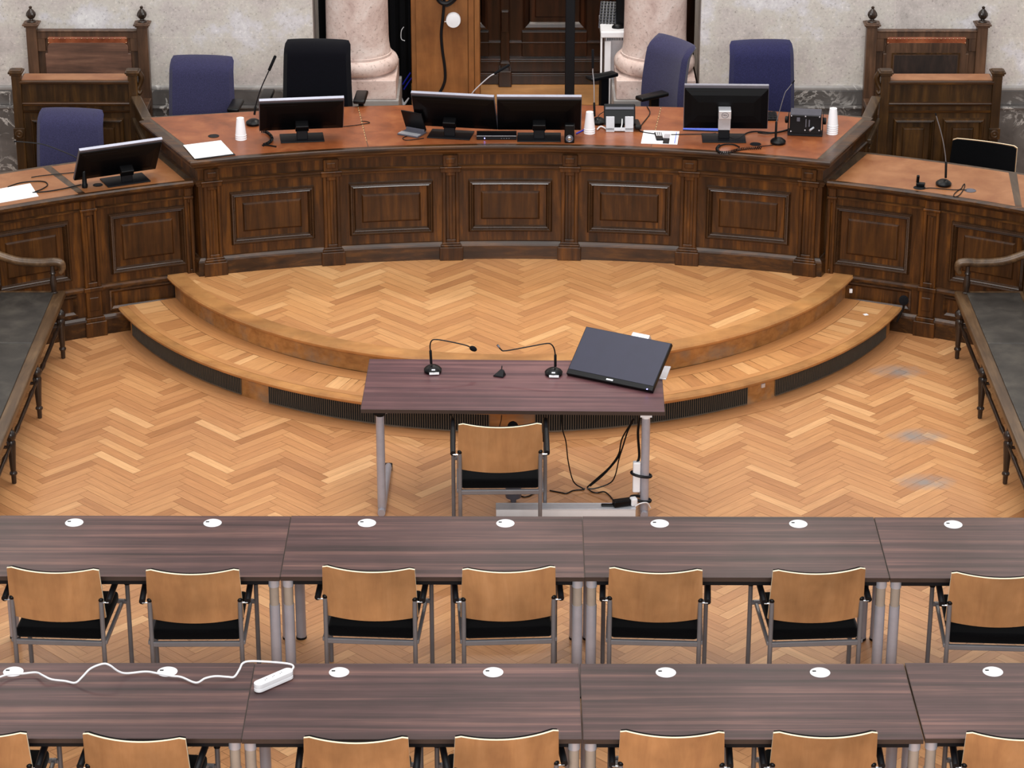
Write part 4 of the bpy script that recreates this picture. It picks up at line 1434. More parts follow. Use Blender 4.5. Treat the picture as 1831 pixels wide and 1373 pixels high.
# ================================================================== MONITORS
def monitor(p, rz, tilt, label, W=.575, H=.335, zb=.065, yb=.06, base=(.31, .20), stand='black', group='monitors on the desks', xb=0.0):
    t = thing('computer_monitor', label, 'monitor', p, rz, group)
    mb = MB()
    mb.T = Matrix.Translation((xb, yb, zb)) @ Matrix.Rotation(tilt, 4, 'X')
    mb.box((0, 0.004, H / 2), (W, .022, H))
    s = mb.build('screen_case', M['moncap'], t, bevel=.004, world=False)
    mb = MB()
    mb.T = Matrix.Translation((xb, yb, zb)) @ Matrix.Rotation(tilt, 4, 'X')
    mb.fn = None
    f2 = lambda q: (q.x, q.y, q.z)
    # back shell built as nested rectangles, out toward -y
    base_T = mb.T
    mb.T = Matrix.Identity(4)
    mb.fn = lambda q: tuple(base_T @ Vector((q.x, -.007 - q.y, q.z)))
    mb.rings((-W / 2 + .003, W / 2 - .003, .003, H - .022), [(0, 0), (.003, .006), (.05, .017), (.10, .022)], 2)
    mb.build('back_shell', M['screen'], s, world=False)
    mb = MB()
    mb.T = base_T
    mb.box((0, .0155, H / 2), (W - .012, .002, H - .012)); mb.build('display', M['display'], s, world=False)
    mb = MB(); mb.T = base_T
    mb.box((0, .004, H + .001), (W - .004, .021, .004)); mb.build('top_sheen_strip', M['montop'], s, world=False)  # thin pale strip, painted sheen on the upward-facing edge
    mb = MB(); mb.T = base_T
    mb.box((-W * .25, -.016, H - .045), (W * .42, .004, .003))
    mb.build('vent_line', M['blackm'], s, world=False)
    # stand
    q = base_T @ Vector((0, -.07, .085))
    mb = MB()
    mb.box((0, .0, .004), (base[0], base[1], .008)); mb.build('stand_base', M['blackm'], t, bevel=.003, world=False)
    m2 = {'black': ('blackm', 'blackm'), 'silver': ('silver', 'silver'), 'dark': ('black', 'blackm')}[stand]
    mb = MB()
    mb.box((0, q.y + .005, (q.z + .005) / 2 + .002), (.080, .028, q.z - .003), rx=0)
    n_ = mb.build('stand_neck', M[m2[1]], t, bevel=.006, world=False)
    mb = MB()
    d = q - Vector((0, .01, q.z))
    mb.T = base_T
    mb.box((-xb, -.048, .098), (.095, .075, .055)); mb.build('stand_bracket', M[m2[0]], n_, bevel=.006, world=False)
    return t, base_T, n_

def on_desk(u, v, z=ZD):
    p = un(u, v, z); p.z += .0008
    return p
monitor(on_desk(540, 247.5), .13, .60, 'black monitor seen from behind, nearest the left cup stack on the judges desk', stand='dark', W=.60, zb=.055)
monitor(on_desk(806, 241.5), -.17, .52, 'black monitor seen from behind, next to the small tablet on the judges desk', stand='dark', W=.60, zb=.045, xb=.035)
monitor(on_desk(964, 246.5), -.012, .50, 'black monitor seen from behind beside the small webcam on the judges desk', stand='dark', W=.60, zb=.045)
m4, bT, nk = monitor(on_desk(1294, 248), -.03, .03, 'black monitor with silver stand and maker badge, at the right of the judges desk', H=.325, zb=.058, stand='black', W=.60, xb=.012)
mb = MB(); mb.T = bT
mb.box((-.012, -.088, .060), (.088, .006, .085))
mb.build('silver_lower_panel', M['silver'], nk, bevel=.003, world=False)
mb = MB(); mb.T = bT
mb.box((-.012, -.088, .146), (.088, .10, .062))
pl = mb.build('badge_plate', M['silver'], nk, bevel=.003, world=False)
mb = MB(); mb.T = bT @ Matrix.Translation((-.012, -.1395, .146)) @ Matrix.Rotation(PI / 2, 4, 'X')
mb.tube([(.0245 * math.cos(2 * PI * i / 28), .0245 * math.sin(2 * PI * i / 28) * .78, 0) for i in range(29)], .0016, 6)
mb.build('badge_ring', M['moncap'], pl, world=False)
tc = bpy.data.curves.new('badge_text', 'FONT')
tc.body = 'DELL'; tc.size = .0165; tc.extrude = .0006; tc.align_x = 'CENTER'; tc.align_y = 'CENTER'; tc.offset = .0004
tc.materials.append(M['moncap'])
tmp = bpy.data.objects.new('badge_text', tc); COL.objects.link(tmp)
bpy.context.view_layer.update()
tme = bpy.data.meshes.new_from_object(tmp.evaluated_get(bpy.context.evaluated_depsgraph_get()))
bpy.data.objects.remove(tmp)
to = bpy.data.objects.new('badge_lettering', tme); COL.objects.link(to)
to.parent = pl
to.matrix_local = bT @ Matrix.Translation((-.012, -.1386, .146)) @ Matrix.Rotation(PI / 2, 4, 'X')
monitor(on_desk(224, 323, ZS), .44, .62, 'black monitor seen from behind on the left side desk', stand='dark', zb=.04, W=.60, xb=-.055)

# touch monitor on the witness table
def solve_at(u, v, A, dist):
    d = ray(u, v); o = Vector((CAMX, 0, CAMZ)) - A
    b = o.dot(d); c = o.dot(o) - dist * dist; a = d.dot(d)
    D = max(0, b * b - a * c)
    return Vector((CAMX, 0, CAMZ)) + d * ((-b + math.sqrt(D)) / a)
BLp = un(1012, 667, .762); BRp = un(1166, 699, .762)
ex = (BRp - BLp); Wm = ex.length; ex.normalize()
TLp = solve_at(1055, 585, BLp, .345); TRp = solve_at(1209, 615, BRp, .345)
ey = ((TLp - BLp) + (TRp - BRp)); ey -= ex * ey.dot(ex); ey.normalize()
ez = ex.cross(ey)
mc = (BLp + BRp) / 2
tm = thing('touch_monitor', 'large dark touch screen leaning back at the right end of the witness table', 'monitor', (mc.x, mc.y + .1, .7412))
BM = Matrix(((ex.x, ey.x, ez.x, mc.x), (ex.y, ey.y, ez.y, mc.y), (ex.z, ey.z, ez.z, mc.z), (0, 0, 0, 1)))
mb = MB(); mb.T = BM
mb.box((0, .172, -.016), (Wm, .345, .03)); mb.build('case', M['black'], tm, bevel=.004)
mb = MB(); mb.T = BM; mb.box((0, .187, .0), (Wm - .012, .306, .002)); mb.build('display', M['display'], tm)
mb = MB(); mb.T = BM; mb.box((0, .016, .0008), (.045, .010, .002)); mb.build('maker_badge', M['silver'], tm)
mb = MB(); mb.T = BM; mb.box((Wm * .44, .005, .0012), (.007, .005, .003)); mb.build('power_light', M['led'], tm)
top_mid = BM @ Vector((.06, .33, -.06))
mb = MB()
pb = Vector((top_mid.x, top_mid.y + .0, .7418))
mb.box((pb.x + .045, pb.y - .03, .746), (.28, .20, .010), rz=-.2); mb.build('stand_base', M['silver'], tm, bevel=.003)
mb = MB(); mb.box((pb.x, pb.y, (.75 + top_mid.z + .03) / 2), (.11, .035, top_mid.z + .03 - .75), rz=-.2); mb.build('stand_column', M['silver'], tm, bevel=.008)
mb = MB(); mb.T = BM; mb.box((.06, .338, -.058), (.12, .10, .05)); mb.build('tilt_bracket', M['silver'], tm, bevel=.006)

# ================================================================== MICROPHONES
def mic(label, pbase, path, rneck=.0035, head=None, base='wedge', rz=0.0, lower=0.0, group=None, strip=False, neckmat='blackm'):
    t = thing('gooseneck_microphone', label, 'microphone', pbase, 0, group)
    mb = MB()
    if base == 'wedge':
        mb.T = Matrix.Translation(pbase) @ Matrix.Rotation(rz, 4, 'Z')
        mb.lathe([(.050, 0), (.054, .004), (.055, .016), (.048, .024), (.030, .036), (.014, .042)], (0, 0, 0), 24, 1.0, 1.15)
        b = mb.build('base', M['black'], t, smooth=True)
        if strip:
            mb = MB(); mb.T = Matrix.Translation(pbase) @ Matrix.Rotation(rz, 4, 'Z')
            mb.box((0.004, -.060, .011), (.060, .006, .014)); mb.build('name_strip', M['paper'], b, bevel=.001)
            mb = MB(); mb.T = Matrix.Translation(pbase) @ Matrix.Rotation(rz, 4, 'Z')
            mb.box((0, -.046, .029), (.022, .010, .003), rx=.5); mb.build('talk_button', M['silver'], b, bevel=.001)
    elif base == 'clamp':
        mb.lathe([(.020, 0), (.022, .02), (.017, .03), (.017, .06), (.012, .075), (.012, .11), (.008, .12)], pbase, 16)
        b = mb.build('base', M['black'], t, smooth=True)
    pts = bez(path, 5)
    if lower:
        a = Vector(path[0]); d = (Vector(path[1]) - a).normalized()
        mb = MB(); mb.tube([a, a + d * lower, a + d * (lower + .006)], [.0085, .0085, .005], 10); mb.build('lower_tube', M['black'], t, smooth=True)
    mb = MB(); mb.tube(pts, rneck, 8); n = mb.build('neck', M[neckmat], t, smooth=True)
    if head:
        e = Vector(path[-1]); d = (e - Vector(path[-2])).normalized()
        mb = MB()
        if head[0] == 'ball':
            r = head[1]
            mb.tube([e - d * r * .6, e, e + d * r * .8, e + d * r * 1.6, e + d * r * 2.1], [r * .5, r * .9, r, r * .8, r * .3], 12)
        elif head[0] == 'tube':
            mb.tube([e, e + d * .004, e + d * (head[1] - .004), e + d * head[1]], [head[2] * .8, head[2], head[2], head[2] * .7], 10)
        elif head[0] == 'chrome':
            mb.tube([e - d * .004, e + d * .016], .007, 10)
        mb.build('microphone_head', M['chrome'] if head[0] == 'chrome' else M['foam'], n, smooth=True)
    return t
ZW = .7412
b = un(774, 664, ZW)
mic('gooseneck microphone with round foam head at the left of the witness table', b,
    [onY(u, v, b.y) for u, v in ((771, 650), (770, 632), (769, 618), (772, 609), (780, 607), (800, 610), (832, 617), (843, 622))], .0042, ('ball', .017), lower=.085, strip=True, rz=.1)
b = un(990, 669, ZW)
mic('gooseneck microphone with bare silver tip beside the touch screen', b,
    [onY(u, v, b.y) for u, v in ((993, 655), (993, 638), (991, 624), (986, 616), (978, 614), (955, 618), (905, 627), (896, 625), (892, 620))], .0042, ('chrome',), lower=.075, strip=True, rz=-.05)
b = un(894, 672, ZW)
mb = MB()
mb.T = Matrix.Translation(b) @ Matrix.Rotation(-.35, 4, 'Z')
A_ = [(-.040, -.025, 0), (.030, -.025, 0), (.030, .03, 0), (-.015, .04, 0)]
B_ = [(-.036, -.025, .008), (.027, -.025, .008), (.022, .012, .040), (.0, .018, .042)]
ia = [mb.add(p) for p in A_]; ib = [mb.add(p) for p in B_]
mb.face(ia[::-1]); mb.face(ib)
for i in range(4):
    mb.face([ia[i], ia[(i + 1) % 4], ib[(i + 1) % 4], ib[i]])
wd_ = mb.build('desk_wedge', M['blackm'], bevel=.004)
tag(wd_, 'small black wedge shaped device between the two witness table microphones', 'device')
mb = MB(); mb.tube(bez([(b.x + .01, b.y + .02, b.z + .036), (b.x + .012, b.y + .04, b.z + .05), (b.x + .012, b.y + .10, b.z + .012), (b.x + .01, b.y + .13, b.z + .004)], 4), .003, 6)
mb.build('lead', M['black'], wd_)
# judges desk microphones
b = un(452, 227, ZD) + Vector((0, .06, .001))
mic('tall microphone with long black head standing at the left of the judges desk', b,
    [onY(u, v, b.y) for u, v in ((455, 205), (457, 190), (466, 160), (481, 126))], .0042, ('tube', .12, .011), lower=.06)
b = un(838, 205, ZD) + Vector((0, .0, .001))
mic('microphone leaning right behind the monitor next to the tablet', b,
    [onY(u, v, b.y) for u, v in ((838, 192), (842, 172), (850, 160), (874, 138), (884, 132))], .0042, ('tube', .13, .010), lower=.03, neckmat='silver')
b = un(1070, 220, ZD) + Vector((0, .0, .001))
mic('slender upright microphone behind the middle cup stack', b,
    [onY(u, v, b.y) for u, v in ((1063, 208), (1062.5, 185), (1062, 150), (1060, 130), (1060, 122))], .0034, ('tube', .14, .0095), lower=.10, neckmat='silver')
b = un(1391, 256, ZD) + Vector((0, .0, .001))
mic('thin curved microphone beside the black box on the judges desk', b,
    [onY(u, v, b.y) for u, v in ((1387, 246), (1388, 222), (1393, 202), (1403, 168), (1409, 159), (1416, 150))], .0030, ('tube', .03, .0042), lower=.115, neckmat='steel')
# side desk microphones
b = un(151, 337, ZS) + Vector((0, .02, .001))
mic('long drooping gooseneck microphone on the left side desk', b,
    [onY(u, v, b.y) for u, v in ((151, 318), (151, 308), (147, 292), (135, 281), (110, 270), (80, 259), (55, 255), (30, 253))], .0042, ('tube', .02, .005), base='clamp', lower=.05)
b = un(1687, 331, ZS) + Vector((0, .0, .001))
mic('thin upright microphone alone on the right side desk', b,
    [onY(u, v, b.y) for u, v in ((1691, 318), (1691.5, 300), (1690, 275), (1684, 242), (1674, 207))], .0034, ('tube', .02, .0045), lower=.115, neckmat='steel')
# microphone beside the lower step
b = un(1608, 566, .06)
t = thing('floor_microphone', 'black round foam microphone clipped beside the right end of the lower step', 'microphone', (b.x + .03, b.y - .05, .0))
Yb = 17.78
mb = MB(); mb.tube(bez([onY(u, v, Yb) for u, v in ((1604, 575), (1607, 568), (1611, 560), (1615, 552), (1616, 545))], 4), .0085, 8); mb.build('stalk', M['black'], t, smooth=True)
pc = onY(1616, 537, Yb)
mb = MB(); mb.T = Matrix.Translation(pc) @ Matrix.Rotation(PI / 2, 4, 'X')
mb.lathe([(.012, -.022), (.032, -.016), (.035, 0), (.032, .016), (.012, .022)], (0, 0, 0), 18); mb.build('foam_head', M['foam'], t, smooth=True)

# ================================================================== SMALL THINGS ON THE JUDGES DESK
def cups(u, v, n, where):
    p = un(u, v, ZD); p.z += .0005
    h, r0, r1 = .128, .026, .039
    for k in range(n):
        z = p.z + k * .0155
        mb = MB()
        prof = [(r1 + .0015, 0), (r1 + .002, .003), (r1, .006), (r1 - .0004, .010), (r0, h), (r0 - .003, h + .001), (r0 - .004, h - .004), (r1 - .004, .004), (r1 - .002, 0)]
        rows = []
        seg = 28
        for r, zz in prof:
            rows.append([mb.add((p.x + r * math.cos(2 * PI * i / seg), p.y + r * math.sin(2 * PI * i / seg), z + zz)) for i in range(seg)])
        for i in range(len(rows)):
            a, b_ = rows[i], rows[(i + 1) % len(rows)]
            if i == 5:
                mb.face(a)
                continue
            for j in range(seg):
                j2 = (j + 1) % seg
                mb.face([a[j], a[j2], b_[j2], b_[j]])
        if n == 1: w = 'single upturned white cup %s' % where
        elif k == n - 1: w = 'upturned white cup on top of the stack %s' % where
        elif k == 0: w = 'lowest white cup of the stack %s, only its rim showing' % where
        else: w = 'white cup rim %d up from the bottom of the stack %s' % (k + 1, where)
        o = mb.build('paper_cup', M['cup'], smooth=True)
        tag(o, w, 'cup', 'stacked cups ' + where)
cups(431, 249, 3, 'behind the white papers')
cups(1054, 238, 3, 'beside the desk telephone')
cups(1488, 239, 5, 'beside the black box')

# papers on a dark folder at the left corner
def sheet(pts, z, h, mat, name, label=None, cat=None, group=None, parent=None):
    mb = MB()
    P = [un(u, v, z) for u, v in pts]
    mb.prism([(p.x, p.y) for p in P][::-1], z, z + h)
    o = mb.build(name, M[mat], parent)
    if label: tag(o, label, cat, group)
    return o
sheet([(352, 285.5), (421, 277.5), (394, 253.5), (332, 259.5)], ZD + .0006, .004, 'blackm', 'dark_folder', 'thin dark folder under the white papers on the left corner of the judges desk', 'folder')
sheet([(348, 284), (417, 275), (395, 251.5), (327.5, 260)], ZD + .005, .003, 'paper', 'paper_stack', 'white papers lying on the left corner of the judges desk', 'paper')
def grommet(u, v, z, label, r=.04, mat='blackm'):
    p = un(u, v, z)
    mb = MB(); mb.lathe([(r, .0003), (r, .003), (r * .85, .004), (r * .8, .002), (r * .15, .0022)], (p.x, p.y, z), 24)
    o = mb.build('cable_outlet', M[mat], smooth=True)
    tag(o, label, 'cable outlet')
    return o
grommet(382, 243.5, ZD, 'black round cable outlet behind the white papers')
grommet(1351, 258, ZD, 'black round cable outlet in front of the monitor with the silver stand')
grommet(175, 331, ZS, 'black cable outlet beside the left side desk monitor', .035)
grommet(1644, 336, ZS, 'dark cable outlet under the plug on the right side desk', .042)
grommet(1735, 341, ZS, 'grey cable outlet right of the side desk microphone', .04, 'moncap')

def cable(pts, r, mat, label, name='cable', cat='cable', sm=5, group=None, parent=None):
    mb = MB(); mb.tube(bez(pts, sm), r, 6)
    o = mb.build(name, M[mat], parent, smooth=True)
    if parent is None: tag(o, label, cat, group)
    return o
def coil(pts, r, R_, turns, mat, label):
    P = bez(pts, 12)
    L = [0.0]
    for a, b_ in zip(P[:-1], P[1:]): L.append(L[-1] + (b_ - a).length)
    tot = L[-1]
    out = []
    n = int(turns * 10)
    j = 0
    for i in range(n + 1):
        s = tot * i / n
        while j < len(L) - 2 and L[j + 1] < s: j += 1
        f = (s - L[j]) / max(1e-6, L[j + 1] - L[j])
        c = P[j].lerp(P[j + 1], f)
        d = (P[j + 1] - P[j]).normalized()
        sd = d.cross(Vector((0, 0, 1))); sd.normalize()
        upv = sd.cross(d)
        a = 2 * PI * turns * i / n
        out.append(c + sd * R_ * math.cos(a) + upv * R_ * math.sin(a))
    mb = MB(); mb.tube(out, r, 5)
    o = mb.build('coiled_cable', M[mat], smooth=True)
    tag(o, label, 'cable')
    return o
def dk(lst, z=ZD, h=.004): return [un(u, v, z + h) for u, v in lst]
coil(dk([(466, 234), (478, 237), (486, 246), (482, 254), (470, 259)], ZD, .013), .0035, .0085, 26, 'black', 'black coiled cable beside the left monitor of the judges desk')
cable(dk([(470, 259), (482, 260), (494, 262)], ZD, .007), .005, 'black', 'short black lead with plug in front of the left monitor', 'cable_plug')
coil(dk([(1362, 264), (1330, 265.5), (1305, 271), (1288, 272.5), (1282, 266), (1287, 259.5)], ZD, .012), .0033, .008, 34, 'black', 'black coiled cable curling at the front edge of the judges desk')
cable(dk([(1283, 262), (1296, 258), (1312, 258.5), (1322, 263)], ZD, .008), .005, 'black', 'black plug lead inside the coiled cable at the desk front', 'cable_plug')
cable(dk([(565, 226.5), (600, 227), (630, 224.5), (648, 222), (661, 219.5), (655, 217), (646, 216.5)], ZD, .004), .0028, 'black', 'thin black cable trailing right from the left monitor of the judges desk')
cable(dk([(1157, 190), (1162, 203), (1148, 222), (1143, 232), (1150, 236), (1175, 240)], ZD, .005), .004, 'black', 'black cable from the turned chair side to the remote control')
cable(dk([(1200, 240.5), (1230, 240), (1262, 239.5), (1280, 238)], ZD, .006), .0035, 'black', 'black cable from the paper sheet to the monitor with silver stand')
cable(dk([(1300, 242), (1312, 248.5), (1322, 247), (1335, 238), (1352, 235), (1380, 237), (1400, 234), (1415, 229)], ZD, .007), .005, 'black', 'black cable running to the black box at the right of the judges desk')
cable(dk([(1355, 237), (1372, 239), (1395, 236), (1412, 231)], ZD, .012), .005, 'black', 'second black cable running beside the first to the black box')
cable(dk([(1387, 258), (1376, 260), (1355, 262)], ZD, .006), .003, 'black', 'thin lead from the curved microphone to the coiled cable')

# small tablet on a grey cradle
p = un(735, 241, ZD)
t = thing('tablet', 'small black tablet on a grey cradle beside the second monitor', 'tablet', (p.x, p.y, ZD + .001), -.5)
mb = MB(); mb.T = Matrix.Translation((0, .075, .018)) @ Matrix.Rotation(.42, 4, 'X'); mb.box((0, 0, .085), (.17, .010, .16)); mb.build('screen_case', M['black'], t, bevel=.003, world=False)
mb = MB(); mb.prism([(-.085, -.05), (.085, -.05), (.08, .085), (-.08, .085)], 0, .012); mb.box((0, .07, .018), (.15, .03, .03)); mb.build('cradle', M['moncap'], t, bevel=.003, world=False)
mb = MB(); mb.box((0, -.02, .0135), (.16, .05, .003)); mb.build('cradle_plate', M['silver'], t, world=False)
cable(dk([(728, 243), (720, 247), (726, 250.5), (745, 249), (758, 247)], ZD, .004), .0028, 'black', 'thin black cable looped in front of the tablet')
# media box with blue light
p = un(888, 246, ZD)
t = thing('media_box', 'flat dark box with a blue light between the two middle monitors', 'device', (p.x, p.y, ZD + .001))
mb = MB(); mb.box((0, 0, .017), (.285, .115, .030)); mb.build('case', M['blackm'], t, bevel=.003, world=False)
mb = MB(); mb.box((0, -.0578, .030), (.283, .002, .003)); mb.build('bright_edge', M['silver'], t, world=False)
mb = MB(); mb.sphere((-.085, -.0585, .013), .004, 10, 6); mb.build('blue_light', M['led'], t, world=False)
mb = MB()
for i in range(4): mb.lathe([(.003, -.001), (.003, .001)], (.035 + .018 * i, -.0585, .012), 8)
mb.build('buttons', M['silver'], t, world=False)
# webcam
p = un(1018, 254, ZD)
t = thing('webcam', 'small black upright camera with round lens at the front of the judges desk', 'camera', (p.x, p.y, ZD + .001), 0)
mb = MB(); mb.box((0, 0, .068), (.070, .06, .135)); mb.build('case', M['black'], t, bevel=.008, segs=3, world=False)
mb = MB(); mb.T = Matrix.Translation((0, -.030, .035)) @ Matrix.Rotation(PI / 2, 4, 'X'); mb.lathe([(.027, 0), (.027, .004), (.022, .006), (.016, .004)], (0, 0, 0), 20); l = mb.build('lens_ring', M['moncap'], t, world=False)
mb = MB(); mb.sphere((0, -.032, .035), .017, 14, 8, (1, .4, 1)); mb.build('lens', M['chrome'], l, world=False)
# pen
a, b_ = un(1030, 239, ZD + .005), un(1047, 231, ZD + .005)
mb = MB(); mb.tube([a, a.lerp(b_, .06), a.lerp(b_, .95), b_], [.002, .006, .006, .004], 8)
o = mb.build('marker_pen', M['cable_blue'], smooth=True)
tag(o, 'dark blue pen lying between the webcam and the middle cup stack', 'pen')
# desk telephone on silver stand, seen from behind
p = un(1108, 236, ZD)
t = thing('desk_telephone', 'desk telephone on a silver stand seen from behind, beside the middle cups', 'telephone', (p.x, p.y, ZD + .001), .0)
mb = MB()
mb.T = Matrix.Translation((0, .0, .0)) @ Matrix.Rotation(-.16, 4, 'X')
for sx in (-1, 1):
    mb.box((sx * .068, .005, .055), (.062, .012, .112))
mb.box((0, .005, .018), (.198, .012, .026))
mb.build('silver_stand', M['silver'], t, bevel=.003, world=False)
mb = MB(); mb.T = Matrix.Translation((0, .035, .055)) @ Matrix.Rotation(-.55, 4, 'X')
mb.box((0, .012, .065), (.225, .05, .15)); mb.build('phone_body', M['blackm'], t, bevel=.008, world=False)
mb = MB(); mb.T = Matrix.Translation((0, .035, .055)) @ Matrix.Rotation(-.55, 4, 'X'); mb.box((0, -.016, .105), (.205, .006, .02)); mb.build('back_ridge', M['moncap'], t, bevel=.002, world=False)
mb = MB(); mb.box((.0, .055, .05), (.07, .02, .08)); mb.build('socket_recess', M['black'], t, world=False)
mb = MB(); mb.tube(bez([(.018, .04, .085), (.016, .015, .05), (.008, .0, .022)], 5), .004, 6); mb.build('white_lead', M['white'], t, world=False)
mb = MB(); mb.box((.125, .08, .03), (.05, .16, .035), rz=.1); mb.build('handset', M['black'], t, bevel=.012, segs=3, world=False)
cable(dk([(1068, 231), (1074, 226), (1082, 229), (1086, 233)], ZD, .012), .0055, 'white', 'pale short cable beside the telephone stand')
cable([un(1066, 214, ZD + .05), un(1072, 205, ZD + .06), un(1081, 199, ZD + .07)], .003, 'black', 'thin black wire from the slender microphone to the telephone')
# sheet with remote control and card
sheet([(1146, 256.5), (1211, 258.5), (1215, 235), (1151, 233)], ZD + .0006, .0012, 'paper', 'paper_sheet', 'white sheet of paper under the remote control', 'paper')
sheet([(1205.5, 256.5), (1207, 256.5), (1210.5, 236), (1209.3, 236)], ZD + .002, .0004, 'blue', 'margin_line', 'blue margin strip on the sheet under the remote control', 'paper strip')
p = un(1178, 246, ZD)
t = thing('remote_control', 'small black remote control lying on the white sheet', 'remote control', (p.x, p.y, ZD + .0022), .05)
mb = MB(); mb.box((0, 0, .009), (.052, .155, .016)); mb.build('case', M['black'], t, bevel=.006, segs=3, world=False)
mb = MB()
for i in range(3):
    for j in range(4):
        mb.box((-.014 + .014 * i, .056 - .022 * j, .018), (.010, .015, .003))
mb.build('keys', M['remote_keys'], t, bevel=.001, segs=1, world=False)
sheet([(1185, 256.5), (1196, 257), (1197.5, 248.5), (1186.5, 248)], ZD + .0022, .005, 'blackm', 'dark_card', 'small dark card beside the remote control', 'card')
sheet([(1186, 247.5), (1197, 248), (1199, 240.5), (1188, 240)], ZD + .0022, .004, 'silver', 'printed_card', 'small grey card beside the remote control', 'card')
# blue folder behind the monitor
sheet([(1221, 233.5), (1287, 236), (1288, 226), (1224, 225)], ZD + .0006, .003, 'blackm', 'blue_folder', 'blue folder lying behind the monitor with the silver stand', 'folder')
f_ = bpy.data.objects['blue_folder']
sheet([(1221, 231.5), (1287, 234), (1288, 225), (1224, 224)], ZD + .0037, .002, 'blue', 'cover', parent=f_)
# keyboard
p = un(1370, 211, ZD)
t = thing('computer_keyboard', 'black keyboard partly hidden behind the monitor with the silver stand', 'keyboard', (p.x - .13, p.y, ZD + .001), .0)
mb = MB(); mb.box((0, 0, .012), (.42, .14, .02), rx=.06); mb.build('case', M['blackm'], t, bevel=.004, world=False)
mb = MB()
for i in range(15):
    for j in range(5):
        mb.box((-.19 + .027 * i, -.05 + .025 * j, .0245 + (-.05 + .025 * j) * .06), (.022, .020, .006))
mb.build('keys', M['black'], t, world=False)
# black box device in a bracket
p = un(1439, 243, ZD)
t = thing('bracketed_device', 'black ribbed box device in a bracket beside the right cup stack', 'device', (p.x, p.y, ZD + .001), -.14)
mb = MB(); mb.box((0, .06, .088), (.222, .15, .135)); cs = mb.build('case', M['black'], t, bevel=.004, world=False)
mb = MB()
for i in range(12): mb.box((0, -.005 + .012 * i, .158), (.218, .006, .008))
mb.build('ribbed_top', M['moncap'], cs, world=False)
mb = MB(); mb.box((0, .05, .006), (.246, .12, .012)); mb.box((0, -.004, .024), (.246, .008, .036))
for sx in (-1, 1): mb.box((sx * .122, .05, .075), (.006, .09, .14))
mb.build('bracket', M['blackm'], t, bevel=.002, segs=1, world=False)
for sx in (-1, 1):
    mb = MB(); mb.T = Matrix.Translation((sx * .136, .05, .10)) @ Matrix.Rotation(PI / 2, 4, 'Y'); mb.lathe([(.012, -.012), (.024, -.010), (.026, 0), (.024, .010), (.012, .012)], (0, 0, 0), 14); mb.build('knob', M['black'], t, world=False)
mb = MB()
for x, z in ((-.10, .15), (0, .15), (.10, .15), (-.10, .035), (0, .048), (.10, .05)): mb.box((x, -.0165, z), (.008, .004, .008))
mb.build('screws', M['silver'], cs, world=False)
mb = MB(); mb.box((-.05, -.0165, .125), (.022, .003, .028)); mb.box((.005, -.0165, .10), (.007, .003, .06)); mb.box((.028, -.0165, .10), (.009, .003, .05)); mb.build('printed_labels', M['moncap'], cs, world=False)
mb = MB(); mb.tube([(.06, -.018, .07), (.035, -.05, .058)], .008, 10); mb.build('plug', M['silver'], cs, world=False)

# ================================================================== SIDE DESK THINGS
sheet([(-6, 364), (69, 351), (54, 328), (-8, 339)], ZS + .0006, .0015, 'paper', 'paper_sheet', 'white paper lying on the left side desk at the picture edge', 'paper')
cable([un(u, v, ZS + .005) for u, v in ((14, 334), (35, 327), (62, 324), (80, 325), (85, 331), (75, 338), (62, 343))], .004, 'black', 'black cable loop behind the white paper on the left side desk')
cable([un(u, v, ZS + .005) for u, v in ((58, 344), (85, 342), (115, 337), (145, 330))], .004, 'black', 'black cable running from the paper to the drooping microphone')
cable([un(u, v, ZS + .005) for u, v in ((56, 317), (75, 314), (105, 311), (135, 308))], .0032, 'black', 'thin black cable ending in a small plug on the left side desk')
p = un(1646, 333, ZS)
mb = MB(); mb.box((p.x, p.y, ZS + .016), (.06, .035, .022), rz=-.3); mb.box((p.x - .02, p.y + .01, ZS + .05), (.02, .02, .06), rx=.3)
o = mb.build('cable_plug', M['black'], bevel=.005)
tag(o, 'black plug standing on the cable outlet of the right side desk', 'plug')
cable([un(u, v, ZS + .005) for u, v in ((1650, 337), (1665, 336), (1690, 338), (1715, 339), (1722, 331), (1725, 329), (1724, 336), (1716, 348), (1707, 352), (1706, 347), (1716, 339), (1728, 340))], .0032, 'black', 'thin looped cable in front of the right side desk microphone')

# ================================================================== UNDER THE WITNESS TABLE
YT = 15.02
ta, tb = un(887, 910, .10), un(1153, 911, .10)
t = thing('cable_trunking', 'long white cable trunking lying on the floor under the witness table', 'trunking', ((ta.x + tb.x) / 2, ta.y + .03, 0.0))
mb = MB(); tb.x -= .055
mb.box(((ta.x + tb.x) / 2, ta.y + .04, .0485), (tb.x - ta.x, .085, .095)); mb.build('channel', M['white'], t, bevel=.003)
mb = MB(); mb.box(((ta.x + tb.x) / 2, ta.y + .04, .0985), (tb.x - ta.x + .004, .089, .006)); mb.build('lid', M['silver'], t, bevel=.001, segs=1)
p = un(1115, 903, .12)
mb = MB(); mb.box((p.x, ta.y + .045, .124), (.13, .05, .04), rz=.3); mb.box((p.x - .09, ta.y + .04, .108), (.09, .03, .012))
o = mb.build('mains_adapter', M['black'], bevel=.01)
tag(o, 'black mains plug lying on the white trunking', 'plug')
p = un(1133, 900, .12)
mb = MB(); mb.box((p.x, ta.y + .05, .128), (.04, .045, .05), rz=.3)
o = mb.build('mains_plug', M['white'], bevel=.008)
tag(o, 'white mains plug beside the black plug on the trunking', 'plug')
cable([un(1136, 905, .14), un(1145, 900, .16), un(1157, 899, .15), un(1163, 908, .10)], .004, 'white', 'white short cable from the white plug to the table leg')
Yv = 15.32
def fl_c(lst, Y=Yv): return [onY(u, v, Y) for u, v in lst]
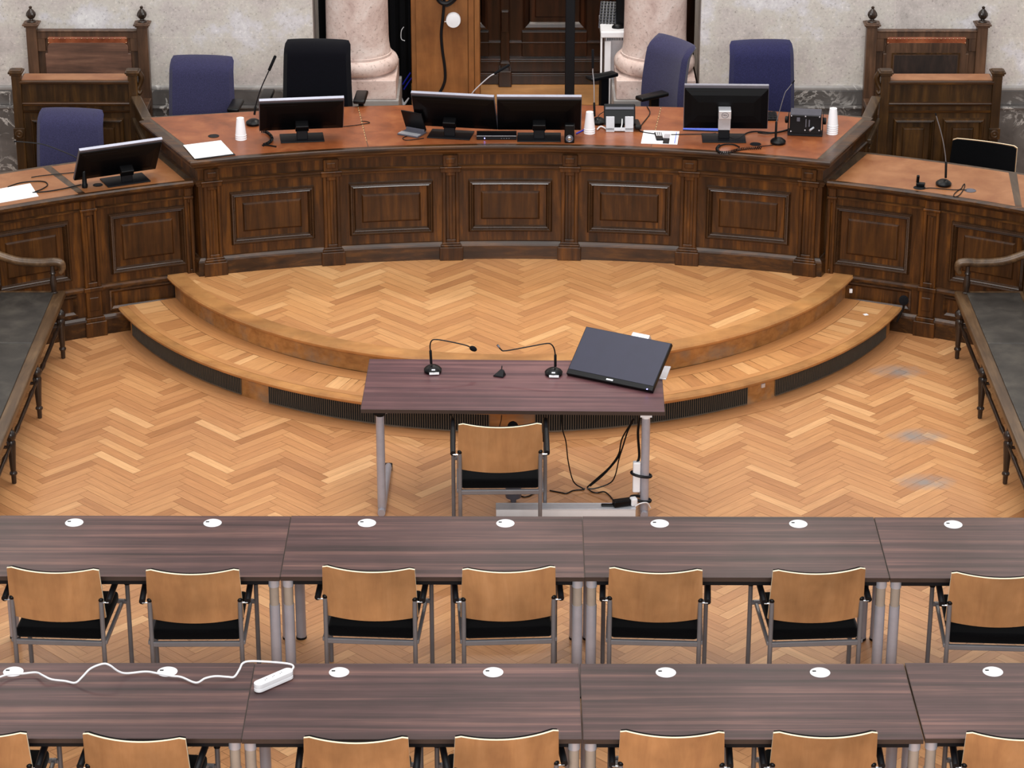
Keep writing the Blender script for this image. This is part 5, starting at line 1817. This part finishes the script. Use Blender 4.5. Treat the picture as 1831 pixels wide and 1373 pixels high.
cable(fl_c([(1003, 735), (1006, 768), (1012, 790), (1016, 825), (1025, 860), (1040, 872), (1046, 874)]), .0042, 'black', 'black cable hanging from the witness table just right of the chair')
cable(fl_c([(1132, 748), (1126, 760), (1112, 785), (1106, 812), (1090, 835), (1068, 855), (1050, 871)]), .005, 'black', 'black cable slanting down from the right of the witness table')
cable(fl_c([(1134, 748), (1122, 772), (1113, 800), (1104, 820), (1080, 848), (1055, 869)]), .005, 'black', 'second slanting black cable twisted with the first under the witness table')
cable(fl_c([(1120, 776), (1115, 795), (1107, 820), (1100, 850), (1090, 864), (1065, 873), (1050, 874)]), .0042, 'black', 'black cable bowing out lowest on its way to the floor under the witness table')
def gr(lst): return [un(u, v, .005) for u, v in lst]
cable(gr([(983, 877), (1000, 880), (1013, 882), (1025, 877), (1045, 875)]), .0042, 'black', 'black cable lying on the floor right of the witness chair')
cable(gr([(1050, 872), (1058, 879), (1068, 881), (1080, 879), (1090, 886), (1098, 896)]), .0042, 'black', 'black cable on the floor leading to the white trunking')
cable(gr([(925, 882), (935, 888), (945, 887), (955, 882), (962, 880)]), .004, 'black', 'short black cable on the floor behind the witness chair')
# strapped power strip on the right table leg
p = onY(1161, 893, 15.0)
lg = Matrix.Rotation(WRZ, 3, 'Z') @ Vector((.80, -.30, 0)) + Vector((WTX, WTY, 0))
t = thing('power_strip', 'white power strip strapped upright to the right leg of the witness table', 'power strip', (lg.x - .045, lg.y, .0))
mb = MB(); mb.box((lg.x - .050, lg.y + .0, .27), (.046, .04, .20)); mb.build('strip_body', M['white'], t, bevel=.008, segs=3)
for z in (.285, .12):
    mb = MB()
    ring = [(lg.x - .022 + (.060) * math.cos(2 * PI * i / 20), lg.y + .034 * math.sin(2 * PI * i / 20), z - .012 * math.cos(2 * PI * i / 20)) for i in range(21)]
    mb.tube(ring, .009, 8); mb.build('strap', M['blackm'], t, smooth=True)
mb = MB(); mb.tube(bez([(lg.x - .035, lg.y, .69), (lg.x - .045, lg.y + .03, .55), (lg.x - .035, lg.y + .02, .40), (lg.x - .05, lg.y, .36)], 5), .008, 8)
o = mb.build('thick_cable', M['black'], smooth=True)
tag(o, 'thick black cable running down the right leg of the witness table', 'cable')
# dark post with round head behind the witness chair
p = un(918, 897, .0)
t = thing('floor_stand', 'black stand with round top partly hidden behind the witness chair', 'stand', (p.x, p.y, 0.0))
mb = MB(); mb.lathe([(.018, .0), (.020, .03), (.048, .035), (.050, .045), (.050, .13), (.044, .135)], (p.x, p.y, 0), 20); mb.build('foot_cylinder', M['moncap'], t, smooth=True)
mb = MB(); mb.tube([(p.x, p.y, .13), (p.x, p.y, .46)], .012, 8); mb.build('pole', M['black'], t)
q = onY(917, 760, p.y)
mb = MB(); mb.sphere((q.x, q.y, q.z - .01), .034, 14, 8); mb.tube([(p.x, p.y, .45), (q.x, q.y, q.z - .03)], .012, 8); mb.build('round_head', M['foam'], t, smooth=True)
cable([onY(u, v, 15.6) for u, v in ((897, 742), (896, 752), (893, 765), (893, 790))], .003, 'black', 'thin dark wire hanging under the witness table left of the stand')
cable([onY(u, v, 15.1) for u, v in ((803, 738), (810, 748), (808, 765), (806, 800))], .004, 'black', 'thin black cable hanging under the left half of the witness table')

# ================================================================== EXTENSION CORD ON THE NEAREST TABLE ROW
raw = [(-12, 168, .02), (50, 150, .012), (130, 145, .008), (210, 138, .012), (250, 155, .02), (300, 178, .012), (380, 188, .006), (440, 198, .006), (480, 165, .03), (530, 115, .06), (600, 88, .075), (640, 95, .07), (690, 130, .03), (740, 143, .008),
       (850, 133, .008), (920, 143, .008), (1000, 158, .008), (1060, 165, .008), (1145, 198, .005), (1200, 172, .02), (1260, 160, .025), (1330, 164, .012), (1370, 163, .01), (1400, 120, .03), (1420, 84, .05), (1470, 72, .05), (1600, 78, .035), (1690, 88, .025), (1716, 105, .025), (1700, 132, .022)]
pts = [un(a * .30585, 1160 + b * .30585, ZW + .0026 + h) for a, b, h in raw]
t = thing('extension_cord', 'white extension cord with three sockets lying across the nearest table row', 'extension cord', (pts[-1].x, pts[-1].y, ZW + .001))
mb = MB(); mb.tube(bez(pts, 6), .0052, 10); mb.build('cord', M['white'], t, smooth=True)
a, b_ = un(461, 1226, ZW + .03), un(517, 1202, ZW + .03)
c_ = (a + b_) / 2
rzp = math.atan2(b_.y - a.y, b_.x - a.x)
Lp = (b_ - a).length + .035
mb = MB(); mb.T = Matrix.Translation((c_.x, c_.y, ZW + .0015)) @ Matrix.Rotation(rzp, 4, 'Z')
def stadium(L, w, n=8):
    return [(L / 2 - w / 2 + w / 2 * math.cos(-PI / 2 + PI * i / n), w / 2 * math.sin(-PI / 2 + PI * i / n)) for i in range(n + 1)] + [(-L / 2 + w / 2 + w / 2 * math.cos(PI / 2 + PI * i / n), w / 2 * math.sin(PI / 2 + PI * i / n)) for i in range(n + 1)]
mb.prism(stadium(Lp, .050), 0, .016); mb.prism(stadium(Lp - .006, .042), .016, .024); mb.prism(stadium(Lp, .052), .024, .044)
body = mb.build('socket_block', M['white'], t, bevel=.002, segs=1)
for k in (-1, 0, 1):
    mb = MB(); mb.T = Matrix.Translation((c_.x, c_.y, ZW + .0015)) @ Matrix.Rotation(rzp, 4, 'Z')
    mb.lathe([(.0185, .0435), (.0185, .0448), (.016, .0450)], (k * .046, 0, 0), 20)
    so = mb.build('socket', M['white'], body)
    mb = MB(); mb.T = Matrix.Translation((c_.x, c_.y, ZW + .0015)) @ Matrix.Rotation(rzp, 4, 'Z')
    for q in (-1, 1): mb.box((k * .046 + q * .0065, q * .003, .0452), (.005, .005, .001))
    mb.build('pin_holes', M['moncap'], so)

# ================================================================== LIGHT
w = bpy.data.worlds.new('world'); SC.world = w
w.use_nodes = True
bg = w.node_tree.nodes['Background']
bg.inputs[0].default_value = (0.95, 0.97, 1.0, 1)
bg.inputs[1].default_value = 0.40

def area(name, loc, rot, sx, sy, power, color):
    l = bpy.data.lights.new(name, 'AREA')
    l.shape = 'RECTANGLE'; l.size = sx; l.size_y = sy; l.energy = power; l.color = color
    o = bpy.data.objects.new(name, l); o.location = loc; o.rotation_euler = rot
    COL.objects.link(o)
    return o
area('skylight', (0, 15.2, 9.2), (0, 0, 0), 9.0, 9.0, 760, (1.0, 0.985, 0.96))
area('front_fill_light', (0, -3.0, 9.0), (math.radians(66), 0, 0), 12, 3.5, 2300, (1.0, 0.98, 0.96))  # unseen frontal fill, added behind the camera to lift upright faces
area('recess_fill_light', (0.1, 21.35, 5.6), (math.radians(8), 0, 0), 1.2, 0.5, 95, (1.0, 0.93, 0.84))  # unseen fill light added to brighten the dark recess
for x in (-4.3, 2.25, 4.4):
    area('wall_lamp', (x, 20.3, 4.9), (math.radians(-68), 0, 0), 0.7, 0.5, 26, (1.0, 0.93, 0.82))

vs = SC.view_settings
vs.view_transform = 'Standard'
vs.look = 'None'
vs.gamma = 1.0
vs.use_curve_mapping = False
vs.exposure = 0.10
